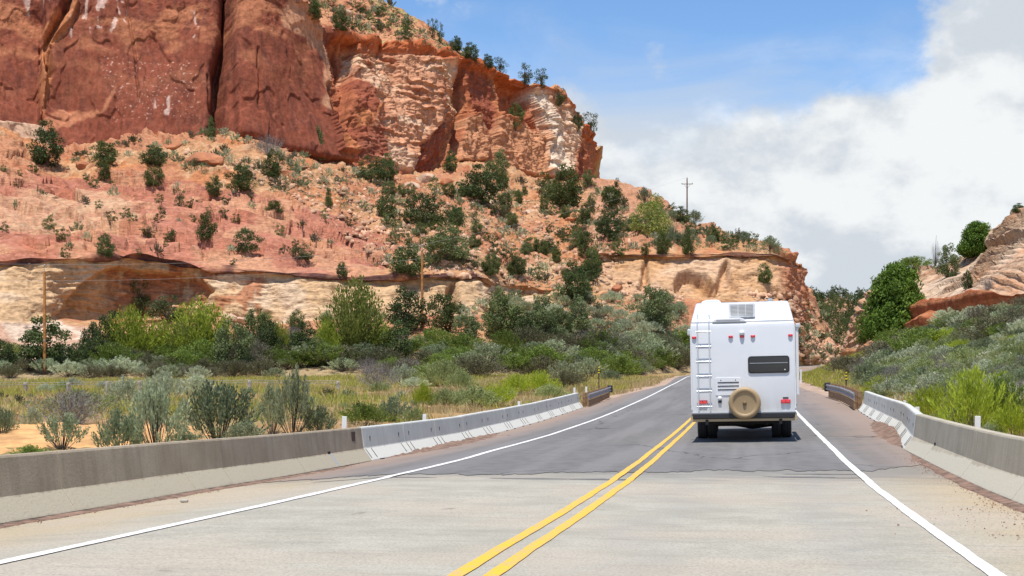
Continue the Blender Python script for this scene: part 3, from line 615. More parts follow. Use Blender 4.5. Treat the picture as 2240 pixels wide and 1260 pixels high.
pl = lerp(pl, (.42, .17, .09), sstep(.35, 1, np.sin((P[..., 2] + .1 * P[..., 0] + 2 * fbm(P, 1 / 10., 2, 151)) * 3.3)) * .35 * pat)
rd = np.ones_like(c) * np.array((.37, .125, .062), np.float32); rd = lerp(rd, ORG, sstep(.0, .5, bl) * .7)
right = sstep(728, 745, U); c = c + (rd - c) * right[..., None]; c = c + (pl - c) * palez[..., None]
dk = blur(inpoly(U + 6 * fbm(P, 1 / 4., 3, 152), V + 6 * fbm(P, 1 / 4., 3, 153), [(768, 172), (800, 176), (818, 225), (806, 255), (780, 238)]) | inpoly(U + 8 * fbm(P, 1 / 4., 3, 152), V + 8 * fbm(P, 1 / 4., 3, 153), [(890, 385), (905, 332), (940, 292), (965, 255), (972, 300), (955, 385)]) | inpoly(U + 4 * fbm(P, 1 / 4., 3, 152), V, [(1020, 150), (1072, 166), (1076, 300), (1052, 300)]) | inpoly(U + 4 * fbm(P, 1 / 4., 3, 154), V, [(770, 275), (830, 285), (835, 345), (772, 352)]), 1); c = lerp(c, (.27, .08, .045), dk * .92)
rb = np.ones_like(c) * np.array((.60, .40, .27), np.float32); rb = lerp(rb, (.52, .24, .13), sstep(.0, .45, fbm(P * np.array([.6, .6, 2.]), 1 / 5., 4, 155)) * .7); rb = lerp(rb, WHITE, blur(inpoly(U, V, [(1146, 192), (1180, 200), (1196, 262), (1212, 272), (1230, 392), (1188, 392), (1190, 290), (1170, 240)]), 4) * .75)
c = c + (rb - c) * ribz[..., None]
lo = blur(inpoly(U + 8 * fbm(P, 1 / 5., 3, 156), V, [(1078, 262), (1185, 296), (1190, 395), (1000, 370), (1010, 260), (1050, 255), (1066, 310)]), 4); c = lerp(c, (.53, .27, .145), lo * .75)
c = lerp(c, (.44, .125, .045), capz * right * .85)
tp = np.ones_like(c) * np.array((.47, .23, .12), np.float32); tp = lerp(tp, (.33, .30, .12), sstep(-.1, .35, fbm(P, 1 / 8., 3, 157)) * .7); tp = lerp(tp, RED, sstep(.1, .5, fbm(P, 1 / 3., 3, 158)) * .7)
c = c + (tp - c) * sstep(2.02, 2.1, B)[..., None]
cream_l = blur(inpoly(U + 5 * fbm(P, 1 / 5., 3, 159), V, [(-400, 255), (92, 258), (130, 330), (-400, 340)]), 2); c = lerp(c, (.55, .36, .24), cream_l)
CLIFF_P = P; CLIFF_V = P.reshape(-1, 3).astype(np.float32); CLIFF_Q = grid_quads(*P.shape[:2])
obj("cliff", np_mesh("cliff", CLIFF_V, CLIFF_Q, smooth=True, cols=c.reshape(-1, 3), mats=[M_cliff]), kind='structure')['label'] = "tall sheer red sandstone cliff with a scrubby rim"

# ---------------- cross-bedded outcrop on the right
R0 = tab([(1800, 1858, 812, 170), (1845, 1846, 810, 133), (1880, 805, 128), (1960, 790, 121), (2100, 752, 107), (2240, 728, 94), (2450, 690, 81), (2700, 660, 73)])
R1 = tab([(1800, 1860, 770, 172), (1845, 1848, 772, 134), (1880, 768, 130), (1925, 752, 126), (1962, 728, 123.5), (1978, 674, 122.5), (2040, 669, 118), (2100, 656, 112), (2170, 641, 104.5), (2240, 629, 98.5), (2450, 591, 86.5), (2700, 560, 78.5)])
R1b = R1.copy(); R1b[:, 2] -= 3; R1b[:, 3] += .9
R2 = tab([(1800, 1862, 745, 173), (1845, 1856, 742, 137), (1872, 698, 135.5), (1890, 664, 136), (1910, 633, 136.5), (1928, 611, 137), (1960, 594, 137), (2000, 583, 137.5), (2060, 583, 137), (2100, 569, 135), (2145, 548, 131), (2165, 532, 128), (2180, 512, 126), (2200, 498, 122), (2240, 484, 117), (2450, 440, 101), (2700, 400, 93)])
R3 = behind(R2, 5, .5); R4 = behind(R2, 60, -6)
t3 = np.linspace(1800, 2700, 620)
P, B = surface([R0, R1, R1b, R2, R3, R4], [70, 3, 150, 8, 8], t3, 3, {2: lambda f: f ** .8})
U, V = face_uv(P); TT = np.repeat(t3[None], len(P), 0)
n0 = normals(np.stack([blur(P[..., k], 6) for k in range(3)], -1)); n0 = np.where((n0[..., 1:2] > .3), -n0, n0)
wall = 1 - sstep(1.0, 1.1, B); slk = sstep(2.0, 2.1, B)
D = fbm(P, 1 / 11., 3, 1) * .9 + fbm(P, 1 / 3., 3, 2) * .16
dip = np.where(U > 2120, .32, -.42) * 1.0
bed = (P[..., 2] + P[..., 0] * dip + 2.2 * pn(P, 1 / 30., 200) + .18 * fbm(P, 1 / 6., 2, 201)) / .62; sb = bed - np.floor(bed)
D += slk * ((1 - sb) ** 1.6 - .4) * .46 * sstep(-.6, .0, fbm(P, 1 / 8., 2, 208))
D += wall * ((np.abs(((P[..., 2] + .5 * fbm(P, 1 / 9., 2, 201)) / 1.5) % 1 - .5)) * 1.1 - .3) + wall * fbm(P * np.array([1, 1, .3]), 1 / 5., 3, 202) * .5
D -= wall * 1.2 * np.exp(-(((P[..., 2] - (P[..., 0] * -.02 + 8.6)) / .28) ** 2)) * sstep(2030, 2100, U)
rid = 1 - np.abs(fbm(P * np.array([1, 1, .5]), 1 / 4., 3, 203)); D -= slk * sstep(.9, .99, rid) * .35
tower = blur(inpoly(U, V, [(2160, 545), (2150, 530), (2180, 480), (2260, 440), (2760, 330), (2760, 480), (2300, 525)]), 5); D += tower * .5
D -= .9 * np.exp(-(seg_dist(U, V, [(2155, 548), (2240, 528), (2330, 520)]) / 5) ** 2)
D *= (1 - sstep(4.1, 5, B)) * sstep(0, .6, B)
P = P + n0 * D[..., None]
c = np.ones(P.shape, np.float32) * np.array((.49, .335, .225), np.float32)
bs = np.sin(bed * 2 * np.pi); c = lerp(c, (.36, .19, .11), sstep(.1, .95, bs) * .6); c = lerp(c, (.20, .11, .065), sstep(.10, .0, sb) * .6); c = lerp(c, (.62, .50, .38), sstep(.0, .5, fbm(P, 1 / 9., 3, 204)) * .55)
c = lerp(c, (.30, .22, .16), sstep(.90, .985, rid) * slk * .5)
c = lerp(c, (.50, .24, .12), sstep(.05, .5, fbm(P * np.array([1, 1, 1.8]), 1 / 7., 3, 205)) * .45 + .35 * sstep(1925, 1880, U))
rw = np.ones_like(c) * np.array((.36, .115, .05), np.float32); rw = lerp(rw, (.50, .21, .10), sstep(.0, .8, np.sin((P[..., 2] + .5 * fbm(P, 1 / 8., 2, 206)) * 7)) * .7); rw = lerp(rw, (.22, .07, .035), sstep(.1, .5, fbm(P * np.array([1, 1, .2]), 1 / 3., 3, 207)) * .6)
rw = lerp(rw, (.52, .26, .13), sstep(1950, 1900, U) * .8)
c = c + (rw - c) * wall[..., None]
ROCK_P = P; ROCK_V = P.reshape(-1, 3).astype(np.float32); ROCK_Q = grid_quads(*P.shape[:2])
obj("rock_outcrop", np_mesh("rock_outcrop", ROCK_V, ROCK_Q, smooth=True, cols=c.reshape(-1, 3), mats=[M_rock]), kind='structure')['label'] = "pale cross-bedded slickrock outcrop over a red rock wall on the right"

# ---------------- canyon beyond the bend
FARP = []
def far_land(name, low, high, dY, rows, tt, cols, seed, label, amp=1.0):
    P, B = surface([low, high, behind(high, dY * .2, 0), behind(high, dY, -15)], [rows, 6, 6], tt, 2)
    n0 = normals(np.stack([blur(P[..., k], 5) for k in range(3)], -1)); n0 = np.where((n0[..., 1:2] > .3), -n0, n0)
    D = amp * (fbm(P * np.array([1, 1, .5]), 1 / 15., 3, seed) * 2.4 + np.abs(fbm(P, 1 / 5., 4, seed + 1)) * .9); D *= 1 - sstep(1.2, 2.6, B)
    P = P + n0 * D[..., None]
    c = np.ones(P.shape, np.float32) * np.array(cols[0], np.float32); c = lerp(c, cols[1], sstep(-.1, .4, fbm(P, 1 / 12., 4, seed + 2))); c = lerp(c, cols[2], sstep(.1, .5, fbm(P * np.array([1, 1, 2]), 1 / 5., 3, seed + 3)) * .7)
    FARP.append(P); V_ = P.reshape(-1, 3).astype(np.float32); Q_ = grid_quads(*P.shape[:2])
    obj(name, np_mesh(name, V_, Q_, smooth=True, cols=c.reshape(-1, 3), mats=[M_rock]), kind='structure')['label'] = label
    return V_, Q_
SPUR = far_land("canyon_spur", tab([(1690, 800, 262), (1760, 805, 264), (1800, 806, 268), (1850, 806, 276), (1900, 806, 300)]), tab([(1690, 618, 296), (1745, 625, 298), (1776, 630, 300), (1788, 650, 302), (1797, 690, 303), (1815, 722, 300), (1840, 760, 292), (1870, 786, 292), (1900, 800, 304)]), 60, 110, np.linspace(1690, 1900, 150), ((.50, .27, .15), (.40, .19, .11), (.22, .10, .07)), 300, "small red rock spur behind the end of the canyon wall")
FARH = far_land("wooded_hill", tab([(1600, 800, 400), (1800, 800, 410), (2200, 800, 420)]), tab([(1600, 655, 600), (1760, 656, 605), (1830, 660, 610), (1900, 655, 615), (2000, 640, 620), (2200, 615, 580)]), 120, 90, np.linspace(1600, 2200, 160), ((.40, .22, .14), (.30, .17, .10), (.46, .30, .2)), 320, "wooded red hillside closing the canyon in the distance", 1.5)
print("T hills", round(time.time() - T0, 1))
# ------------------------------------------------------------------ concrete parapets, barriers, rails
def frame_at(s, off, dz=0.0, ds=.5):
    (x0, x1), (y0, y1) = [np.asarray(k) for k in road_xy(np.array([s - ds, s + ds]), np.array([off, off]))]
    x, y = [float(k) for k in road_xy(s, off)]
    return Vector((x, y, float(z_r(s, off)) + dz)), math.atan2(-(x1 - x0), y1 - y0), math.atan2(float(z_r(s + ds, off) - z_r(s - ds, off)), 2 * ds)
def conc(name, a, b_, stain, foot):
    m = bpy.data.materials.new(name); m.use_nodes = True; nt = m.node_tree; b = nt.nodes['Principled BSDF']; b.inputs['Roughness'].default_value = .9; b.inputs['Specular IOR Level'].default_value = .2
    t = nt.nodes.new('ShaderNodeNewGeometry'); p = t.outputs['Position']; o = nt.nodes.new('ShaderNodeTexCoord').outputs['Object']
    n1 = noise_n(nt, p, 1.1, 6, .65); n2 = noise_n(nt, vmul(nt, p, (5, 5, .5)), 1.0, 5, .6); n3 = noise_n(nt, p, 30, 4, .7)
    c = mix_rgb(nt, smooth_map(nt, n1, .3, .7), a, b_)
    c = mix_rgb(nt, smooth_map(nt, n2, .44, .70, 0, .45), c, stain)
    sp = nt.nodes.new('ShaderNodeSeparateXYZ'); L(nt, o, sp.inputs[0])
    z = math_n(nt, 'ADD', sp.outputs[2], math_n(nt, 'MULTIPLY', math_n(nt, 'SUBTRACT', n2, .5), .10))
    c = mix_rgb(nt, smooth_map(nt, z, .345, .315), c, foot)                    # battered foot painted paler, standing in for high sun on its slope
    c = mix_rgb(nt, smooth_map(nt, z, .10, .03, 0, .65), c, tuple(.35 * x for x in foot))     # darker along the bottom
    c = mix_rgb(nt, smooth_map(nt, n3, .5, .75, 0, .35), c, tuple(.6 * x for x in stain))
    L(nt, c, b.inputs['Base Color'])
    bp = nt.nodes.new('ShaderNodeBump'); bp.inputs['Strength'].default_value = .4; bp.inputs['Distance'].default_value = .02; L(nt, math_n(nt, 'ADD', n3, n1), bp.inputs['Height']); L(nt, bp.outputs[0], b.inputs['Normal'])
    return m
M_par = conc("weathered_parapet_concrete", (.315, .255, .18), (.41, .34, .25), (.23, .185, .135), (.43, .38, .285))
M_parR = conc("right_parapet_concrete", (.37, .33, .25), (.46, .41, .32), (.30, .265, .20), (.50, .46, .37))
M_jer = conc("pale_barrier_concrete", (.50, .50, .465), (.59, .585, .54), (.44, .435, .41), (.64, .63, .57))
M_dark = mat("dark_recess", (.02, .018, .016), .9)
M_slit = mat("shallow_slit", (.12, .115, .105), .9)
M_joint = mat("joint_filler", (.50, .45, .36), .9)
PROF = [(0, 0), (0, .07), (.19, .335), (.245, .775), (.26, .80), (.40, .80), (.415, .775), (.47, .335), (.66, .07), (.66, 0)]
def sweep(name, m, s0, s1, off_fn, side, parent=None, step=.5, prof=PROF, lift=-.03, h=1.0):
    ss = np.linspace(s0, s1, max(2, int((s1 - s0) / step) + 1)); v = []; f = []
    base, _, _ = frame_at(s0, off_fn(s0)); n = len(prof)
    jr = np.random.RandomState(int(s0 * 10) & 1023)
    for s in ss:
        for x, z in prof:
            o = off_fn(s) + side * x; X, Y = road_xy(s, o); Zb = float(z_r(s, off_fn(s))) + lift
            v.append((float(X), float(Y), Zb + z * h))
    # object origin at the base, so the shader's Object z is height above the foot: level each ring on its own foot
    o0 = Vector(v[0])
    for i in range(len(ss) - 1):
        for k in range(n):
            q = (i * n + k, i * n + (k + 1) % n, (i + 1) * n + (k + 1) % n, (i + 1) * n + k); f.append(q if side < 0 else q[::-1])
    f.append(tuple(range(n)) if side > 0 else tuple(range(n))[::-1]); e = (len(ss) - 1) * n; f.append(tuple(e + k for k in range(n))[::-1] if side > 0 else tuple(e + k for k in range(n)))
    me = bpy.data.meshes.new(name); me.from_pydata([tuple(Vector(p) - o0) for p in v], [], f); me.materials.append(m)
    bm = bmesh.new(); bm.from_mesh(me); bmesh.ops.recalc_face_normals(bm, faces=bm.faces); bm.to_mesh(me); bm.free(); me.update()
    return obj(name, me, parent, loc=o0)
LF = lambda s: -6.27 + .02 * math.sin(s * .8)
RF = lambda s: float(np.interp(s, [-40, 31, 33, 38, 56, 62, 72], [5.08, 5.10, 5.28, 5.62, 6.02, 6.25, 6.9]))
def parapet(label, joints, fn, side, m):
    root = obj("bridge_parapet", None, label=label, cat="parapet wall")
    for a, b in zip(joints[:-1], joints[1:]):
        sweep("wall_section", m, a + .012, b - .012, fn, side, root)
        if b != joints[-1]: sweep("joint_strip", M_joint, b - .0125, b + .0125, fn, side, root, prof=[(x + (.008 if x < .3 else -.008), z - (.006 if z > .5 else 0)) for x, z in PROF])
    return root
parL = parapet("weathered brown concrete bridge parapet along the left edge of the bridge", [-14, -4, 3.5, 10.8, 16.4, 20.3, 21.9, 25.6, 30.4], LF, -1, M_par)
parR = parapet("tan concrete bridge parapet along the right edge of the bridge", [-14, -4, 6, 14, 18.2, 22.5, 27.2, 30.6], RF, 1, M_parR)
def on_face(s, fn, side, x, z):                # a point on the road face
    X, Y = road_xy(s, fn(s) + side * x); return Vector((float(X), float(Y), float(z_r(s, fn(s))) - .03 + z))
def face_box(name, s, fn, side, x, z, size, m, parent, tilt=0):
    p = on_face(s, fn, side, x, z); _, yaw, _ = frame_at(s, fn(s))
    mb = MB(); mb.box((0, 0, 0), size, .004, Matrix.Rotation(tilt, 3, 'Y')); o = mb.build(name, m, parent, loc=p); o.rotation_euler = (0, 0, yaw); return o
face_box("drain_opening", 29.7, LF, -1, .222, .62, (.02, .26, .21), mat("rusty_recess", (.10, .062, .045), .9), parL)
face_box("drain_hole", 27.75, LF, -1, .195, .35, (.03, .16, .05), M_dark, parL)
face_box("metal_strip", 27.85, LF, -1, .10, .20, (.016, .09, .30), mat("galvanised_strip", (.55, .57, .58), .45, .6), parL, -.62)
face_box("drain_hole", 27.05, RF, 1, .195, .36, (.03, .14, .05), M_dark, parR)

def jersey(n, s0, ln, fn, side, label_fn, group, last_taper):
    nm = ["first", "second", "third", "fourth", "fifth", "sixth", "seventh", "eighth", "ninth", "tenth", "eleventh"]
    cut = {}
    for i in range(n):
        s = s0 + i * ln; c, yaw, pit = frame_at(s + ln / 2, (fn(s + .02) + fn(s + ln - .02)) / 2, -.03)
        yaw += -side * 0 - math.atan2(fn(s + ln) - fn(s), ln)
        root = obj("concrete_barrier", None, label=label_fn(nm[i]), cat="concrete barrier", group=group); root.location = c; root.rotation_euler = (pit, 0, yaw)
        if 'b' not in cut:
            mb = MB(); hl = ln / 2 - .012; v = []; n_ = len(PROF)
            pr = [(side * x, z) for x, z in PROF]; ys = (-hl, hl); f = []
            for y in ys: v += [(x, y, z) for x, z in pr]
            for k in range(n_): f.append((k, (k + 1) % n_, n_ + (k + 1) % n_, n_ + k))
            f += [tuple(range(n_)), tuple(range(n_, 2 * n_))[::-1]]
            me = bpy.data.meshes.new("barrier_body"); me.from_pydata(v, [], f); me.materials.append(M_jer)
            bm = bmesh.new(); bm.from_mesh(me); bmesh.ops.recalc_face_normals(bm, faces=bm.faces); bmesh.ops.bevel(bm, geom=[e for e in bm.edges if len(e.link_faces) == 2 and e.calc_face_angle() > .3], offset=.012, segments=1, affect='EDGES'); bm.to_mesh(me); bm.free()
            cut['b'] = me
            cut['slot'] = MB().box((0, 0, 0), (.010, .045, .11), .003).mesh("lifting_slot", M_dark)
            cut['notch'] = MB().box((0, 0, 0), (.03, .34, .07), .003).mesh("base_notch", M_dark)
            cut['slit'] = MB().box((0, 0, 0), (.012, .022, .25), .003).mesh("foot_slit", M_slit)
        obj("barrier_body", cut['b'], root)
        rng = random.Random(i + int(s0))
        for y in (-ln / 2 + .55, ln / 2 - .5):
            obj("lifting_slot", cut['slot'], root, (side * .213, y + rng.uniform(-.05, .05), .53))
            o = obj("foot_slit", cut['slit'], root, (side * .10, y + rng.uniform(-.1, .1), .22)); o.rotation_euler = (0, side * .63, 0)
        for y in (-ln / 2 + .02,):
            o = obj("foot_slit", cut['slit'], root, (side * .10, y + .04, .22)); o.rotation_euler = (0, side * .63, 0)
        for y in (-ln * .28, ln * .28): obj("base_notch", cut['notch'], root, (side * -.004, y, .045))
jersey(11, 30.45, 3.66, LF, -1, lambda k: f"white concrete barrier segment, {k} beyond the brown parapet on the left shoulder", "white barriers along the left shoulder", 0)
jersey(7, 30.65, 3.62, RF, 1, lambda k: f"white concrete barrier segment, {k} beyond the tan parapet on the right shoulder", "white barriers along the right shoulder", 0)

M_rail = mat("weathered_galvanised_steel", (.30, .29, .30), .5, .55, .25, 4); M_wood = mat("rusty_brown_timber", (.27, .165, .085), .9, var=.45, vscale=6, bump=.5); M_rubber = mat("black_rubber", (.022, .022, .024), .75)
def guardrail(label, s0, s1, fn, side):
    root = obj("guardrail", None, label=label, cat="guardrail")
    prof = [(0, .44), (.05, .47), (.05, .52), (0, .56), (0, .60), (.05, .64), (.05, .69), (0, .72), (-.02, .72), (-.02, .44)]
    sweep("rail", M_rail, s0, s1, fn, side, root, prof=[(-x - .06, z) for x, z in prof], step=.5)
    sweep("rub_rail", M_wood, s0, s1 - 1.0, fn, side, root, prof=[(.0, .10), (-.08, .10), (-.08, .40), (.0, .40)])
    k = int((s1 - s0) / 1.4)
    pm = MB().box((0, 0, .33), (.17, .17, .82), .01).mesh("post", M_wood)
    for i in range(k + 1):
        c, yaw, _ = frame_at(s0 + .25 + (s1 - s0 - .4) * i / k, fn(s0 + (s1 - s0) * i / k) + side * .17); o = obj("post", pm, root, c); o.rotation_euler = (0, 0, yaw)
    c, yaw, _ = frame_at(s1, fn(s1)); mb = MB(); mb.box((0, .12, .56), (.34, .28, .44), .05); o = mb.build("end_terminal", M_rubber, root, loc=c); o.rotation_euler = (0, 0, yaw)
LG = lambda s: float(np.interp(s, [60, 71, 86], [-6.1, -6.1, -6.45])); RG = lambda s: float(np.interp(s, [50, 56, 60, 66, 72], [5.8, 5.95, 6.05, 6.05, 5.75]))
guardrail("steel guardrail on rusty timber posts past the last left barrier", 70.8, 86, LG, -1)
guardrail("curved steel guardrail with a dark end block past the right barriers", 56.1, 72, RG, 1)

# ------------------------------------------------------------------ marker posts
M_white = mat("white_plastic", (.78, .78, .76), .5); M_ylw = mat("marker_yellow", (.80, .60, .02), .5); M_blk = mat("marker_black", (.015, .015, .015), .6)
def g_z(x, y): return float(ground_z(np.array([x]), np.array([y]))[0])
stake_me = MB().box((0, 0, .5), (.105, .02, 1.4), .006).mesh("marker_stake", M_white)
def stake(u, vtop, Y, label, group):
    p = px(u, vtop, Y); o = obj("marker_stake", stake_me, None, (p.x, p.y, p.z - 1.2), label=label, cat="marker post", group=group); o.rotation_euler = (0, random.Random(u).uniform(-.04, .04), random.Random(u).uniform(-.2, .2))
GR = "white marker stakes behind the right barrier"; GL = "white marker stakes behind the left barrier"
stake(2138, 910, 25.5, "white marker stake behind the tan right parapet, closest to the camera", GR)
stake(2006, 890, 34.5, "white marker stake behind the joint of the tan parapet and first white right barrier", GR)
stake(1976, 876, 41.0, "white marker stake behind the bend of the right barriers", GR)
stake(1930, 872, 50.0, "white marker stake behind the straight run of the right barriers", GR)
stake(1894, 861, 58.0, "white marker stake at the far end of the right barriers", GR)
stake(1856, 856, 67.0, "white marker stake behind the curved right guardrail", GR)
stake(751, 911, 31.0, "white marker stake where the brown left parapet ends", GL)
stake(925, 906, 39.0, "white marker stake behind the second white left barrier", GL)
stake(1135, 878, 57.0, "white marker stake behind the yellow bushes along the left barriers", GL)
stake(1258, 848, 72.0, "white marker stake where the left guardrail starts", GL)
stake(1283, 846, 77.0, "white marker stake behind the middle of the left guardrail", GL)
def object_marker(u, v, Y, label):
    p = px(u, v, Y); z0 = min(g_z(p.x, p.y), p.z - 1.3); root = obj("object_marker", None, None, (p.x, p.y, z0), label=label, cat="road marker", group="yellow and black object markers"); h = p.z - z0
    MB().box((0, 0, h / 2 - .22), (.055, .04, h - .44), .005).build("post", M_blk, root)
    for i in range(6): MB().box((0, -.012, h - .44 + .075 * i + .035), (.10 if i < 5 else .07, .014, .073), .003).build("stripe", M_ylw if i % 2 else M_blk, root)
object_marker(1310, 803, 84, "black and yellow striped marker post at the end of the left guardrail")
object_marker(1851, 814, 71, "black and yellow striped marker post at the end of the right guardrail")
p = px(1752, 808, 100); MB().box((0, 0, .35), (.10, .03, 1.6), .006).build("road_delineator", M_white, None, loc=(p.x, p.y, p.z - 1.15), label="slim white delineator post beyond the motorhome on the right verge", cat="delineator")
# squat weathered fence posts out in the field
M_post = mat("weathered_post", (.35, .315, .26), .9, var=.4, vscale=7, bump=.4)
fp_me = MB().box((0, 0, .3), (.24, .22, 1.05), .04).mesh("fence_post", M_post)
fence = [(55, 833, "squat weathered fence post right below the left utility pole"), (150, 833, "squat weathered fence post half hidden by pale grass right of the left utility pole"), (235, 831, "squat weathered fence post standing before an orange dirt bank"), (306, 829, "squat weathered fence post left of the tall pale sagebrush"), (395, 828, "squat weathered fence post between two pale sagebrush tops"), (461, 829, "squat weathered fence post right of the pale round sagebrush"), (545, 828, "squat weathered fence post alone in the yellow grass"), (740, 830, "squat weathered fence post left of the pale grey dry bush")]
for u, v, lb in fence:
    p = px(u, v, 92 + (u % 3)); o = obj("fence_post", fp_me, None, (p.x, p.y, p.z - .95), label=lb, cat="fence post", group="old fence posts in the field"); o.rotation_euler = (random.Random(u).uniform(-.05, .05), random.Random(u + 1).uniform(-.06, .06), u)
wf = obj("wire_fence", None, label="thin sagging fence wires strung between the squat field posts", cat="wire fence")
for h_ in (8, 3):
    mb = MB()
    for (ua, va, _), (ub, vb, _) in zip([(-120, 834, 0)] + fence[:-1], fence): mb.tube([px(ua, va + h_, 92.2), px((ua + ub) / 2, (va + vb) / 2 + h_ + 1.5, 92.2), px(ub, vb + h_, 92.2)], .012, 4)
    mb.build("wire", M_rail, wf)

# ------------------------------------------------------------------ utility poles
M_pole = mat("orange_brown_pole_wood", (.46, .19, .05), .85, var=.3, vscale=2.5, bump=.3, bscale=12); M_pole2 = mat("dark_pole_wood", (.17, .105, .08), .85, var=.3, vscale=2.5); M_ins = mat("insulator", (.35, .36, .36), .3)
def utility_pole(u, vb, vt, Y, label, m, arm=False, thin=None):
    p = px(u, vb, Y); t = px(u, vt, Y); h = t.z - p.z; r = .155
    root = obj("utility_pole", None, None, p, label=label, cat="utility pole", group="wooden utility poles")
    MB().tube([(0, 0, -1), (0, 0, h * .5), (0, 0, h)], [r * 1.12, r * .95, r * .75], 12).build("pole", m, root)
    if arm:
        MB().box((0, -.16, h * .875), (2.3, .11, .13), .01).build("crossarm", m, root)
        for sx_ in (-1, 1):
            MB().tube([(sx_ * .62, -.16, h * .865), (0, -.15, h * .78)], .03, 5).build("arm_brace", m, root)
            MB().lathe([(.0, .0), (.05, .0), (.05, .05), (.075, .06), (.06, .16), (.045, .17), (.05, .24), (0, .26)], 10, 'Z', (sx_ * 1.08, -.16, h * .875 + .066)).build("insulator", M_ins, root)
        MB().lathe([(0, 0), (.05, 0), (.07, .12), (.05, .3), (0, .32)], 10, 'Z', (0, 0, h)).build("insulator", M_ins, root)
    else:
        MB().tube([(0, 0, h), (0, 0, h + .55)], .025, 6).build("pole_pin", M_ins, root)
        MB().lathe([(0, 0), (.055, 0), (.075, .1), (.06, .22), (0, .24)], 10, 'Z', (0, 0, h + .5)).build("insulator", M_ins, root)
        MB().tube([(-.22, 0, h - .9), (.22, 0, h - .9)], .03, 6).build("wire_bracket", M_ins, root)
        MB().box((0, -.16, h * .35), (.16, .012, .22), .002).build("pole_tag", M_ins, root)
    return p + Vector((0, 0, h))
pa = utility_pole(97.5, 826, 594, 140, "orange-brown utility pole standing in dark bushes at far left", M_pole)
pb = utility_pole(923.5, 742, 548, 166, "brown utility pole in front of the dark junipers mid hill", M_pole)
pc = utility_pole(1503, 492, 390, 288, "tall thin crossarm utility pole on the ridge skyline", M_pole2, True)
M_wire = mat("wire_metal", (.42, .40, .38), .5, .3)
for (a, b, za, zb, lb) in ((pa, pb, .7, .7, "topmost thin overhead wire between the two brown hillside poles"), (pa, pb, -.9, -.9, "lower thin overhead wire between the two brown hillside poles"), (pb, pc, .7, .2, "thin overhead wire climbing from the brown mid hill pole to the ridge pole")):
    a_ = a + Vector((0, 0, za)); b_ = b + Vector((0, 0, zb)); pts = []
    for i in range(25):
        f = i / 24; q = a_.lerp(b_, f); q.z -= 1.4 * 4 * f * (1 - f) * .5; pts.append(q)
    MB().tube(pts, .010, 4).build("power_line", M_wire, None, label=lb, cat="overhead wire")
qa = px(-420, 560, 128)
for za, lb in ((.7, "topmost overhead wire leaving the far left pole"), (-.9, "lower overhead wire leaving the far left pole")):
    MB().tube([pa + Vector((0, 0, za)), (pa + qa) / 2 + Vector((0, 0, za - .6)), qa + Vector((0, 0, za))], .010, 4).build("power_line", M_wire, None, label=lb, cat="overhead wire")

# ------------------------------------------------------------------ motorhome
M_rv = mat("white_fibreglass", (.68, .695, .71), .28, var=.03, vscale=1.2, coat=.4); nt = M_rv.node_tree; b = nt.nodes['Principled BSDF']; sp = nt.nodes.new('ShaderNodeSeparateXYZ'); tco = nt.nodes.new('ShaderNodeTexCoord'); L(nt, tco.outputs['Object'], sp.inputs[0]); src = b.inputs['Base Color'].links[0].from_socket
film = math_n(nt, 'MULTIPLY', smooth_map(nt, sp.outputs[2], 1.5, .70, 0, 1), smooth_map(nt, noise_n(nt, vmul(nt, tco.outputs['Object'], (4, 4, .8)), 1.0, 5, .6), .35, .7, .12, .42)); L(nt, mix_rgb(nt, film, src, (.42, .37, .31)), b.inputs['Base Color'])
M_rv2 = mat("white_moulding", (.78, .79, .80), .4); M_seam = mat("grey_seam", (.34, .36, .38), .6)
M_glass = mat("tinted_glass", (.012, .014, .018), .06, spec=.8); M_blkp = mat("black_plastic", (.022, .023, .026), .5); M_tan = mat("tan_vinyl", (.36, .25, .13), .55, var=.08, vscale=3); M_tanl = mat("tan_paint", (.46, .36, .22), .5)
M_red = mat("red_lens", (.62, .02, .05), .2, coat=.5); M_redb = mat("bright_red_lens", (.85, .06, .07), .2, coat=.5); M_alu = mat("aluminium_ladder", (.66, .69, .72), .35, .5); M_chas = mat("black_chassis", (.012, .012, .013), .8); M_louv = mat("grey_louvre", (.36, .38, .40), .5)
s_r = 34.15; off_r = -.13 - QC
pr = frame_at(s_r + 2.35, off_r - 1)[0], frame_at(s_r + 2.35, off_r + 1)[0], frame_at(s_r + 6.2, off_r)[0]
fw = (pr[2] - (pr[0] + pr[1]) / 2).normalized(); rt_ = (pr[1] - pr[0]).normalized(); upv = rt_.cross(fw).normalized(); rt_ = fw.cross(upv)
lift = .03
base = (pr[0] + pr[1]) / 2 - fw * 2.35 + upv * lift
rv = obj("motorhome", None, label="white motorhome with a rear ladder and tan spare wheel cover driving away", cat="motorhome")
rv.matrix_world = Matrix(((rt_.x, fw.x, upv.x, base.x), (rt_.y, fw.y, upv.y, base.y), (rt_.z, fw.z, upv.z, base.z), (0, 0, 0, 1)))
HW = 1.225
prof = [(0, .72), (0, 2.70), (.03, 2.80), (.10, 2.86), (.95, 3.33), (1.08, 3.37), (6.4, 3.37), (7.1, 3.05), (7.3, 2.6), (7.15, 2.15), (6.3, 1.95), (6.45, 1.75), (6.95, 1.25), (7.7, 1.12), (7.8, .9), (7.8, .60), (3.6, .60), (3.4, .72)]
bm = bmesh.new(); lv = []; rv_ = []
for y, z in prof:
    hw = HW - max(0, z - 2.82) * .20
    lv.append(bm.verts.new((-hw, y, z))); rv_.append(bm.verts.new((hw, y, z)))
bm.faces.new(lv); bm.faces.new(rv_[::-1])
for i in range(len(prof)): j = (i + 1) % len(prof); bm.faces.new((lv[i], rv_[i], rv_[j], lv[j]))
bmesh.ops.recalc_face_normals(bm, faces=bm.faces)
sel = [e for e in bm.edges if len({round(v.co.x, 3) > 0 for v in e.verts}) == 1]
